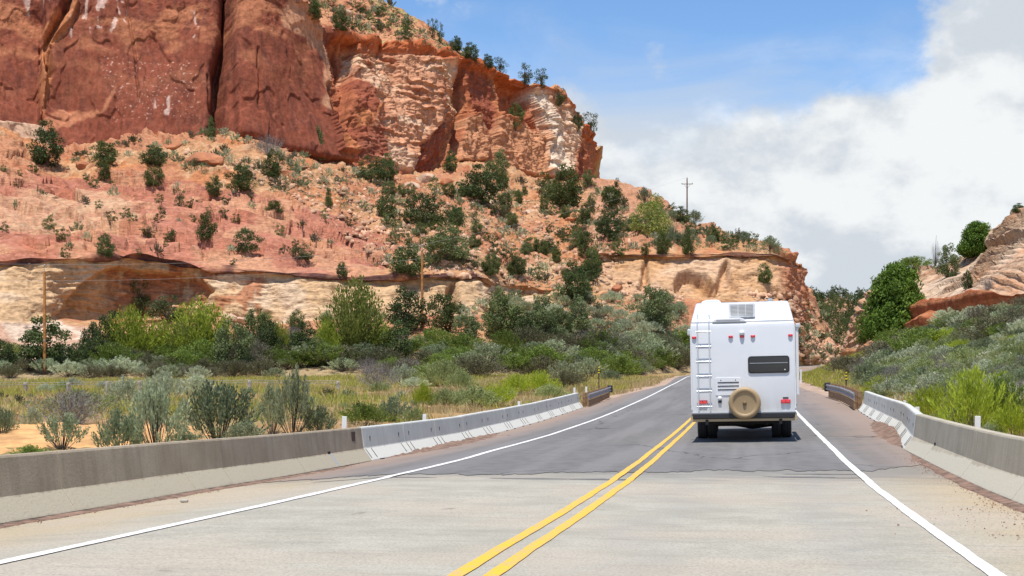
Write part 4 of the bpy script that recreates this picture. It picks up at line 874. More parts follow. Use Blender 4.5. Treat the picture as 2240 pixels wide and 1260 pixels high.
bmesh.ops.bevel(bm, geom=sel, offset=.05, segments=4, profile=.5, affect='EDGES')
for f in bm.faces: f.smooth = True
mb = MB(); mb.bm(bm, True); body = mb.build("body", M_rv, rv)
try:
    body.data.set_sharp_from_angle(angle=math.radians(28))
except Exception: pass
def part(name, mb, m, par=rv, **k): return mb.build(name, m, par, **k)
part("roof_seam", MB().box((0, .075, 2.865), (2.40, .012, .018), .003, Matrix.Rotation(.5, 3, 'X')), M_seam)
for sx_ in (-1, 1): part("corner_trim", MB().box((sx_ * (HW - .012), -.004, 1.74), (.028, .016, 1.9), .004), M_rv2)
# windows, grilles
win = part("window", MB().prism(rrect(.965, .405, .075, 6, .605, 1.83), -.022, .02, .004), M_blkp)
part("pane", MB().prism(rrect(.905, .345, .055, 6, .605, 1.83), -.028, -.02, 0), M_glass, win)
part("window_bar", MB().box((.605, -.032, 1.865), (.89, .012, .014), .002), M_louv, win)
part("latch", MB().lathe([(0, -.04), (.014, -.038), (.014, -.02)], 10, 'Y', (.98, 0, 1.70)), M_white, win)
vp = part("vent_panel", MB().prism(rrect(.60, .42, .02, 3, -.345, 1.33), -.014, .01, .003), M_rv2)
for k in range(3): part("vent_slot", MB().box((-.345, -.016, 1.425 - .085 * k), (.50, .012, .024), .003), M_blkp, vp)
for x in (-.52, -.175): part("screw", MB().lathe([(0, -.02), (.013, -.018), (.013, -.01)], 8, 'Y', (x, 0, 1.48)), M_blkp, vp)
# lights
for x in (-1.13, -.27, -.005, .25, 1.12):
    lt = part("marker_light", MB().box((x, -.014, 2.505), (.105, .03, .055), .012), M_red); part("lens", MB().box((x, -.032, 2.507), (.05, .012, .028), .005), M_redb, lt)
part("camera_dome", MB().lathe([(0, -.07), (.035, -.062), (.055, -.04), (.06, 0)], 16, 'Y', (-.005, 0, 2.59)), M_rv2)
for sx_, x, z in ((-1, -.955, .965), (1, .985, .952)):
    tl = part("tail_light", MB().box((x, -.018, z), (.225, .04, .092), .014), M_red)
    for dx in (-.052, .052): part("lens", MB().box((x + dx, -.040, z), (.085, .010, .06), .004), M_redb, tl)
part("reflector_plate", MB().box((.985, -.008, 1.035), (.13, .012, .034), .003), M_blkp)
hook = part("water_inlet", MB().lathe([(0, -.05), (.03, -.048), (.05, -.03), (.052, 0)], 14, 'Y', (-.55, 0, 1.05)), M_rv2); part("inlet_cap", MB().box((-.55, -.016, .97), (.075, .03, .055), .006), M_blkp, hook)
# ladder
lad = obj("ladder", None, rv)
for x in (-1.05, -.775):
    part("ladder_rail", MB().tube([(x, -.09, .74), (x, -.09, 2.72), (x, -.07, 2.86), (x, .02, 2.97), (x, .20, 3.05), (x, .30, 3.0)], .0165, 8), M_alu, lad)
    for z in (.80, 1.5, 2.3): part("standoff", MB().tube([(x, -.09, z), (x, 0, z)], .012, 6), M_alu, lad)
for z in (.86, 1.23, 1.585, 1.93, 2.29, 2.64): part("ladder_rung", MB().tube([(-1.09, -.09, z), (-.735, -.09, z)], .0155, 8), M_alu, lad)
# roof gear on the sloping rear cap
ac = part("air_conditioner", MB().prism(rrect(.63, .34, .035, 4, .0, 3.135), .19, 1.15, .012), M_rv2)
gr = part("grille", MB().prism(rrect(.53, .255, .012, 2, .0, 3.145), .176, .20, .002), M_louv, ac)
for i in range(8): part("grille_slat", MB().box((0, .171, 3.035 + .031 * i), (.52, .014, .013), 0), M_white, ac)
for x in (-.088, .088): part("grille_bar", MB().box((x, .168, 3.145), (.016, .016, .255), 0), M_white, ac)
cv = part("roof_vent_cover", MB().prism([(-.70, 2.855), (-.69, 2.90), (-.62, 2.945), (-.05, 2.955), (.05, 2.92), (.11, 2.855)], .03, .55, .015), M_rv2); part("cover_slit", MB().box((-.32, .026, 2.905), (.56, .012, .014), 0), M_louv, cv)
part("roof_pod", MB().prism([(-1.0, 3.34), (-.97, 3.41), (-.85, 3.45), (-.6, 3.45), (-.52, 3.41), (-.48, 3.34)], 1.15, 1.9, .02), M_rv2)
part("roof_pod", MB().prism([(-.2, 3.34), (-.18, 3.40), (.16, 3.40), (.18, 3.34)], 2.4, 3.0, .02), M_rv2)
an = part("antenna_base", MB().box((.68, 1.25, 3.40), (.13, .16, .10), .03), M_louv); part("antenna_arm", MB().tube([(.58, 1.2, 3.45), (.80, 1.2, 3.44)], .018, 6), M_blkp, an)
aw = part("awning_arm", MB().box((HW + .055, .35, 1.92), (.07, .10, 1.66), .012), M_rv2); part("awning_bracket", MB().box((HW + .08, .34, 2.74), (.12, .14, .10), .02), M_alu, aw); part("awning_roller", MB().tube([(HW + .07, .35, 2.72), (HW + .07, 4.6, 2.72)], .06, 10), M_rv2, aw)
part("side_lamp", MB().box((-HW - .05, .9, 2.66), (.11, .12, .16), .03), M_alu)
for sx_ in (-1, 1): part("side_marker", MB().box((sx_ * (HW + .01), .30, .86), (.03, .07, .05), .008), M_blkp)
# spare wheel in its cover
sp_ = part("spare_wheel_cover", MB().lathe([(0, -.245), (.05, -.25), (.245, -.235), (.262, -.24), (.275, -.262), (.335, -.262), (.365, -.235), (.378, -.19), (.378, -.03), (.36, .0), (0, .0)], 40, 'Y', (.03, -.02, .93)), M_tan)
part("cover_cap", MB().lathe([(0, -.278), (.03, -.277), (.047, -.262), (.05, -.245)], 20, 'Y', (.03, -.02, .93)), mat("brown_cap", (.17, .11, .05), .5), sp_)
# bumper and undercarriage
bu = part("bumper", MB().box((0, -.055, .63), (2.38, .15, .115), .012), M_blkp); part("bumper_lip", MB().box((0, -.05, .705), (2.44, .13, .03), .006), M_seam, bu)
part("bumper_skirt", MB().box((0, -.035, .535), (2.44, .12, .07), .02), M_tanl, bu)
for sx_ in (-1, 1):
    part("skirt_corner", MB().prism(rrect(.075, .19, .03, 4, sx_ * 1.205, .60), -.10, .22, .006), M_tanl, bu)
    part("hitch_bracket", MB().box((sx_ * .86, -.06, .485), (.07, .10, .13), .01), M_chas, bu)
part("chassis", MB().box((0, 3.4, .545), (1.72, 6.2, .25), .02), M_chas)
part("axle_housing", MB().tube([(-.95, 2.35, .38), (-.2, 2.35, .36), (.2, 2.35, .36), (.95, 2.35, .38)], [.07, .07, .15, .07], 12), M_chas)
part("floor_pan", MB().box((0, 3.3, .69), (2.3, 6.4, .05), 0), M_chas)
part("exhaust_pipe", MB().tube([(.55, .25, .42), (.55, 2.0, .45)], .035, 8), M_chas)
part("fuel_tank", MB().box((-.2, 1.1, .46), (.9, .9, .2), .04), M_chas)
tyre = MB().lathe([(.24, -.10), (.33, -.12), (.375, -.105), (.387, -.075), (.379, -.06), (.387, -.05), (.387, -.008), (.378, 0), (.387, .008), (.387, .05), (.379, .06), (.387, .075), (.375, .105), (.33, .12), (.24, .10)], 36, 'X').mesh("tyre", M_rubber)
rim_me = MB().lathe([(0, -.05), (.10, -.05), (.12, -.03), (.22, -.06), (.245, -.09), (.245, .09), (.22, .06), (.12, .04), (0, .04)], 24, 'X').mesh("rim", M_louv)
for x, y in ((-1.045, 2.35), (-.80, 2.35), (1.045, 2.35), (.80, 2.35), (-.86, 6.25), (.86, 6.25)):
    w_ = obj("wheel", None, rv, (x, y, .387 - lift)); obj("tyre", tyre, w_); obj("rim", rim_me, w_)
part("cab_windscreen", MB().box((0, 6.78, 1.56), (2.0, .03, .62), .01, Matrix.Rotation(-.75, 3, 'X')), M_glass)
for sx_ in (-1, 1):
    dr = part("cab_door", MB().prism([(6.35, .75), (6.35, 1.8), (6.25, 1.8), (5.4, 1.8), (5.4, .75)], 0, .02, 0), M_rv2); dr.data.transform(Matrix.Rotation(math.radians(90), 4, 'Z') if sx_ > 0 else Matrix.Rotation(math.radians(90), 4, 'Z')); dr.location = (sx_ * (HW + .004) + (.0 if sx_ > 0 else .02), 0, 0)
    part("side_window", MB().box((sx_ * (HW + .004), 2.2, 1.95), (.02, 1.1, .5), .006), M_glass)
    part("side_mirror", MB().box((sx_ * 1.27, 6.5, 1.72), (.16, .08, .30), .03), M_blkp)
    part("headlight", MB().box((sx_ * .85, 7.80, .92), (.32, .05, .16), .02), M_glass)
# ------------------------------------------------------------------ plants
rng = np.random.RandomState(11)
def unit(n): v = rng.normal(size=(n, 3)); return v / np.linalg.norm(v, axis=1, keepdims=True)
def cards(Pt, T, Nn, ln, wd):           # diamond leaves: along T, facing Nn
    T = T / (np.linalg.norm(T, axis=1, keepdims=True) + 1e-9); Bt = np.cross(T, Nn); Bt /= (np.linalg.norm(Bt, axis=1, keepdims=True) + 1e-9)
    ln = np.broadcast_to(ln, len(Pt))[:, None] * (.65 + .7 * rng.rand(len(Pt), 1)); wd = np.broadcast_to(wd, len(Pt))[:, None] * (.65 + .7 * rng.rand(len(Pt), 1))
    v = np.stack([Pt - T * ln * .5, Pt - Bt * wd * .5, Pt + T * ln * .5, Pt + Bt * wd * .5], 1).reshape(-1, 3)
    return v, np.arange(len(v)).reshape(-1, 4)
def join(parts):
    v = np.concatenate([p[0] for p in parts]); o = np.cumsum([0] + [len(p[0]) for p in parts[:-1]]); return v, np.concatenate([p[1] + k for p, k in zip(parts, o)])
def np_tube(pts, r0, r1, n=5):
    pts = np.asarray(pts, float); k = len(pts); v = []
    for i, p in enumerate(pts):
        t_ = pts[min(i + 1, k - 1)] - pts[max(i - 1, 0)]; t_ = t_ / (np.linalg.norm(t_) + 1e-9); a = np.cross(t_, (0, 0, 1) if abs(t_[2]) < .9 else (1, 0, 0)); a /= np.linalg.norm(a); b = np.cross(t_, a)
        r = r0 + (r1 - r0) * i / (k - 1)
        for q in range(n): v.append(p + r * (a * math.cos(2 * math.pi * q / n) + b * math.sin(2 * math.pi * q / n)))
    f = [(i * n + q, i * n + (q + 1) % n, (i + 1) * n + (q + 1) % n, (i + 1) * n + q) for i in range(k - 1) for q in range(n)]
    return np.array(v), np.array(f)
def leaf_mat(name, a, b_, c_=None, var=.35, trans=.3, scale=3.0):
    m = bpy.data.materials.new(name); m.use_nodes = True; nt = m.node_tree; b = nt.nodes['Principled BSDF']; b.inputs['Roughness'].default_value = .65; b.inputs['Specular IOR Level'].default_value = .2
    oi = nt.nodes.new('ShaderNodeObjectInfo'); t = nt.nodes.new('ShaderNodeTexCoord'); ge = nt.nodes.new('ShaderNodeNewGeometry')
    n = noise_n(nt, ge.outputs['Position'], scale * .55, 4, .65); n2 = noise_n(nt, t.outputs['Object'], scale * 7, 2, .6)
    f = math_n(nt, 'ADD', math_n(nt, 'MULTIPLY', n, .55), math_n(nt, 'MULTIPLY', n2, .45))
    c = mix_rgb(nt, smooth_map(nt, f, .32, .68), a, b_)
    if c_: c = mix_rgb(nt, smooth_map(nt, oi.outputs['Random'], .45, 1.0, 0, .75), c, c_)
    hs = nt.nodes.new('ShaderNodeHueSaturation'); L(nt, c, hs.inputs['Color']); L(nt, smooth_map(nt, oi.outputs['Random'], 0, 1, 1 - var, 1 + var), hs.inputs['Value'])
    L(nt, hs.outputs[0], b.inputs['Base Color'])
    tr = nt.nodes.new('ShaderNodeBsdfTranslucent'); L(nt, hs.outputs[0], tr.inputs[0]); mxs = nt.nodes.new('ShaderNodeMixShader'); mxs.inputs[0].default_value = trans
    L(nt, b.outputs[0], mxs.inputs[1]); L(nt, tr.outputs[0], mxs.inputs[2]); L(nt, mxs.outputs[0], nt.nodes['Material Output'].inputs[0]); return m
LM = {
 'juniper': leaf_mat("juniper_needles", (.050, .080, .022), (.165, .200, .055), (.125, .150, .065), .30, .28),
 'darkjuniper': leaf_mat("dark_juniper_needles", (.036, .060, .020), (.115, .150, .046), None, .25, .2),
 'tamarisk': leaf_mat("tamarisk_leaves", (.19, .25, .030), (.48, .53, .070), (.31, .37, .06), .18, .35),
 'olive': leaf_mat("olive_leaves", (.13, .16, .032), (.33, .36, .080), None, .2, .3),
 'sage': leaf_mat("sagebrush_leaves", (.23, .265, .135), (.48, .52, .31), (.33, .38, .23), .22, .3, 5),
 'palesage': leaf_mat("pale_sagebrush_leaves", (.35, .385, .235), (.58, .61, .42), None, .15, .3, 5),
 'greensage': leaf_mat("green_sagebrush_leaves", (.13, .165, .085), (.30, .35, .19), None, .2, .3, 5),
 'rabbit': leaf_mat("rabbitbrush_leaves", (.24, .32, .025), (.52, .58, .05), (.36, .43, .05), .15, .4, 5),
 'palegreen': leaf_mat("pale_green_leaves", (.20, .25, .085), (.42, .46, .20), None, .15, .35, 5),
 'brush': leaf_mat("drab_brush_leaves", (.095, .095, .045), (.22, .205, .105), (.15, .135, .105), .25, .2, 4),
 'greenbrush': leaf_mat("green_brush_leaves", (.085, .13, .025), (.24, .31, .06), None, .25, .3, 4),
 'twig': leaf_mat("grey_twigs", (.13, .11, .105), (.27, .24, .21), None, .2, .1, 6),
 'cotton': leaf_mat("broad_leaves", (.055, .115, .016), (.18, .28, .042), None, .1, .35, 1.6),
}
M_bark = mat("grey_brown_bark", (.11, .080, .058), .95, var=.35, vscale=9); M_stem = mat("dark_stems", (.085, .068, .055), .95, var=.3, vscale=9); M_grey = mat("bleached_wood", (.34, .31, .29), .9, var=.25, vscale=6)

def crown_clumps(shape, nc, nl, leaf, seed, squash=.85, open_=0.0):
    global rng
    rng = np.random.RandomState(seed); out = []; cs = []
    while len(cs) < nc:
        h = rng.uniform(.08, .97)
        if shape == 'round': r = .52 * math.sin(math.pi * min(1, (h + .06) / 1.08) ** .85) ** .62
        elif shape == 'dome': r = .54 * (1 - max(0, h - .35) ** 2 / .40) ** .5 if h > .35 else .54 * (.8 + .2 * h / .35)
        elif shape == 'cone': r = .46 * (1.02 - h) ** .72 * min(1, (h + .1) / .25)
        elif shape == 'wide': r = .60 * (1 - (2 * abs(h - .45)) ** 2.4 * .9) ** .5 if abs(h - .45) < .5 else .1
        else: r = .42 * (1 - (2 * abs(h - .62)) ** 2) ** .5 if abs(h - .62) < .45 else .12
        if rng.rand() > r / .6: continue
        a = rng.uniform(0, 2 * math.pi); rr = r * math.sqrt(rng.uniform(.12, 1)) * (.80 + (0.06 if shape == 'dome' else .15) * math.sin(3 * a + seed))
        cs.append((rr * math.cos(a), rr * math.sin(a), h, rng.uniform(.10, .175) * (1.18 - .5 * h)))
    for x, y, z, cr in cs:
        n = int(nl * (cr / .115) ** 2 * rng.uniform(.7, 1.2)); d_ = unit(n); d_[:, 2] = d_[:, 2] * .9 + .12
        Pt = np.array([x, y, z]) + d_ * cr * (.55 + .5 * rng.rand(n, 1)) * np.array([1, 1, squash]); nn = d_ + .7 * unit(n); tt = np.cross(nn, unit(n)) + .6 * d_
        out.append(cards(Pt, tt, nn, leaf, leaf * .62))
    return join(out), cs
def limbs(cs, h0, r, n, seed, sides=5):
    rg = np.random.RandomState(seed); parts = [np_tube([(0, 0, -.04), (.01, .0, h0 * .5), (-.01, .01, h0)], r, r * .7, 7)]
    idx = rg.permutation(len(cs))[:n]
    for i in idx:
        x, y, z, _ = cs[i]; parts.append(np_tube([(0, 0, h0 * rg.uniform(.3, .9)), (x * .4, y * .4, h0 + (z - h0) * .35), (x * .9, y * .9, z)], r * .45, r * .1, sides))
    return join(parts)
def sprays(n, per, shape, seed, ln, wd, up=.8, spread=.5, lo=.25):
    global rng
    rng = np.random.RandomState(seed); out = []; ends = []
    for i in range(n):
        a = rng.uniform(0, 2 * math.pi); e = math.sqrt(rng.rand()); h = rng.uniform(.35, 1.0) if e > .5 else rng.uniform(.7, 1.0)
        rmax = spread * (math.sin(math.pi * min(1, h * .80 + .12)) ** .6); end = np.array([math.cos(a) * e * rmax, math.sin(a) * e * rmax, h * (1 - .20 * e)])
        st = end * np.array([.25, .25, .12]); mid = (st + end) / 2 + np.array([math.cos(a), math.sin(a), .0]) * .03; f = lo + (1 - lo) * rng.rand(per, 1) ** .8
        c = st * (1 - f) ** 2 + 2 * mid * f * (1 - f) + end * f ** 2; dr = (end - st) / np.linalg.norm(end - st); jit = unit(per)
        c = c + jit * (.012 + .030 * (1 - f) + .018); T = dr * 1.0 + jit * .75 + np.array([0, 0, up * .5])
        out.append(cards(c, T, np.cross(T, unit(per)), ln, wd)); ends.append((st, mid, end))
    return join(out), ends
def stems_from(ends, n, r, sides=4):
    return join([np_tube([s_ * .2 + np.array([0, 0, -.03]), s_, m_, e_ * .93], r, r * .3, sides) for s_, m_, e_ in ends[:n]])
def mk(name, vf, m): return np_mesh(name, vf[0], vf[1], mats=[LM[m] if isinstance(m, str) else m])
MESH = {}
def tree_variant(key, shape, nc, nl, leaf, seed, m, h0=.25, r=.035, nlimb=8, sq=.85):
    cr, cs = crown_clumps(shape, nc, nl, leaf, seed, sq); MESH.setdefault(key, []).append((mk("crown", cr, m), mk("trunk", limbs(cs, h0, r, nlimb, seed), M_bark)))
for i in range(5): tree_variant('round', 'round', 62, 66, .046, 20 + i, 'juniper')
for i in range(2): tree_variant('dark', 'round', 66, 66, .046, 30 + i, 'darkjuniper')
for i in range(2): tree_variant('cone', 'cone', 50, 64, .044, 40 + i, 'juniper')
for i in range(2): tree_variant('wide', 'wide', 64, 60, .045, 50 + i, 'darkjuniper')
for i in range(2): tree_variant('pine', 'open', 26, 46, .048, 60 + i, 'darkjuniper', .6, .035, 16)
tree_variant('cotton', 'dome', 230, 80, .046, 70, 'cotton', .2, .03, 12); tree_variant('cotton', 'round', 70, 60, .045, 71, 'cotton', .2, .03, 8)
tree_variant('olivetree', 'round', 70, 60, .036, 75, 'olive', .3, .03, 12)
def shrub_variant(key, n, per, seed, ln, wd, m, spread, up=.8, lo=.25, ns=18, sr=.010, sm=None):
    lf, en = sprays(n, per, None, seed, ln, wd, up, spread, lo); MESH.setdefault(key, []).append((mk("foliage", lf, m), mk("stems", stems_from(en, ns, sr), sm or M_stem)))
for i in range(3): shrub_variant('tamarisk', 170, 34, 80 + i, .050, .016, 'tamarisk', .52, .9, .15, 14, .008)
shrub_variant('tamolive', 220, 36, 84, .042, .016, 'olive', .52, .7, .12, 14, .008)
for i in range(3): shrub_variant('sage', 85, 34, 90 + i, .060, .022, 'sage', .62, .8, .55, 34, .009)
for i in range(2): shrub_variant('palesage', 95, 36, 95 + i, .060, .024, 'palesage', .62, .8, .55, 22, .008)
for i in range(2): shrub_variant('greensage', 95, 36, 98 + i, .055, .020, 'greensage', .60, .9, .45, 30, .009)
for i in range(2): shrub_variant('rabbit', 150, 22, 102 + i, .085, .014, 'rabbit', .62, 1.4, .35, 16, .006)
for i in range(2): shrub_variant('palegreen', 120, 28, 106 + i, .070, .018, 'palegreen', .64, 1.0, .45, 16, .006)
for i in range(3): shrub_variant('brush', 130, 34, 110 + i, .055, .015, 'brush', .66, .5, .3, 80, .0055)
for i in range(2): shrub_variant('greenbrush', 130, 40, 115 + i, .050, .020, 'greenbrush', .66, .5, .3, 30, .006)
for i in range(2): shrub_variant('twig', 150, 12, 118 + i, .070, .008, 'twig', .66, .6, .3, 120, .0045, M_grey)
def small_variant(key, n, per, seed, ln, wd, m, spread=.66):
    lf, en = sprays(n, per, None, seed, ln, wd, .8, spread, .3); MESH.setdefault(key, []).append((mk(key, lf, m), None))
for i, m_ in enumerate(('sage', 'greensage', 'palesage', 'brush')):
    small_variant('tuft', 24, 15, 130 + i, .16, .06, m_)
for i, m_ in enumerate(('juniper', 'darkjuniper')):
    cr, cs = crown_clumps('round', 26, 26, .075, 140 + i); MESH.setdefault('bush', []).append((mk("hill_bush", cr, m_), None))
lf, en = sprays(26, 1, None, 150, .05, .01, .5, .5, .2); MESH['snag'] = [(mk("branches", stems_from(en, 26, .010, 4), M_stem), mk("trunk", np_tube([(0, 0, -.03), (.01, 0, .5), (0, .01, 1.0)], .022, .006, 6), M_stem))]

# ground finder: where the line of sight through a point of the photograph meets the land
def bvh(Pm, step):
    Q = Pm[::step, ::step]; r, c = Q.shape[:2]
    return BVHTree.FromPolygons([tuple(v) for v in Q.reshape(-1, 3).tolist()], [tuple(q) for q in grid_quads(r, c).tolist()])
GP = GROUND_V.reshape(len(pnn), len(qn), 3)
TREES = {'g': bvh(GP, 1), 'h': bvh(HILL_P, 3), 'c': bvh(CLIFF_P, 3), 'r': bvh(ROCK_P, 3), 'f': bvh(FARP[1], 2), 's': bvh(FARP[0], 2)}
EYE = Vector((0, 0, HC))
def hit(u, v, which='ghcr'):
    d_ = px(u, v, 100) - EYE; d_.normalize(); best = None
    for k in which:
        h_ = TREES[k].ray_cast(EYE, d_)
        if h_[0] is not None and (best is None or h_[3] < best[1]): best = (h_[0], h_[3], k)
    return best
prnd = random.Random(5); cnt = {}
def plant(kind, P0, h, w, label, cat, group=None, name=None, parts=True, var=None):
    V_ = MESH[kind]; i = var if var is not None else cnt.get(kind, prnd.randrange(9)); cnt[kind] = i + 1; a, b_ = V_[i % len(V_)]
    nm = name or kind
    if b_ is None or not parts:
        o = obj(nm, a, None, P0, label=label, cat=cat, group=group); o.scale = (w, w, h); o.rotation_euler = (0, 0, prnd.uniform(0, 6.28)); return o
    o = obj(nm, None, None, P0, label=label, cat=cat, group=group); o.scale = (w * prnd.uniform(.9, 1.12), w * prnd.uniform(.9, 1.12), h); o.rotation_euler = (prnd.uniform(-.05, .05), prnd.uniform(-.05, .05), prnd.uniform(0, 6.28))
    obj(a.name.split('.')[0], a, o); obj(b_.name.split('.')[0], b_, o); return o
def at(u, v, h, w, kind, label, cat='tree', which='ghcr', name=None, group=None, sink=.03):
    P0 = None
    for dv_ in (0, 3, 6, 10, 15, 22, 30):
        q = hit(u, v + dv_, which)
        if q: P0 = q[0]; break
    if P0 is None: print("MISS", u, v, label); return
    Y = P0.y; hh = h / FPX * Y; ww = w / FPX * Y
    P1 = px(u, v, Y) if dv_ > 0 else P0
    if dv_ > 0: P1.z = min(P1.z, P0.z + .3 * hh)
    else: P1 = Vector(P0)
    P1.z -= sink * hh
    grow_ = 1.20 if kind in ('sage', 'palesage', 'greensage', 'rabbit', 'palegreen', 'brush', 'greenbrush', 'twig') else (1.14 if kind in ('tamarisk', 'tamolive') else 1.06); hh *= grow_; ww *= grow_
    return plant(kind, P1, hh * 1.03, ww * .98 if kind not in ('pine',) else ww * 1.2, label, cat, group, name or {'round': 'juniper_tree', 'dark': 'juniper_tree', 'cone': 'juniper_tree', 'wide': 'juniper_tree', 'pine': 'pinyon_tree', 'tamarisk': 'tamarisk_tree', 'tamolive': 'tamarisk_tree', 'cotton': 'leafy_tree', 'olivetree': 'leafy_tree', 'snag': 'dead_tree', 'sage': 'sagebrush', 'palesage': 'sagebrush', 'greensage': 'sagebrush', 'rabbit': 'rabbitbrush', 'palegreen': 'rabbitbrush', 'brush': 'brush_shrub', 'greenbrush': 'brush_shrub', 'twig': 'dry_shrub', 'tuft': 'hill_shrub', 'bush': 'hill_bush'}[kind], var=0 if kind == 'cotton' and h > 100 else None)
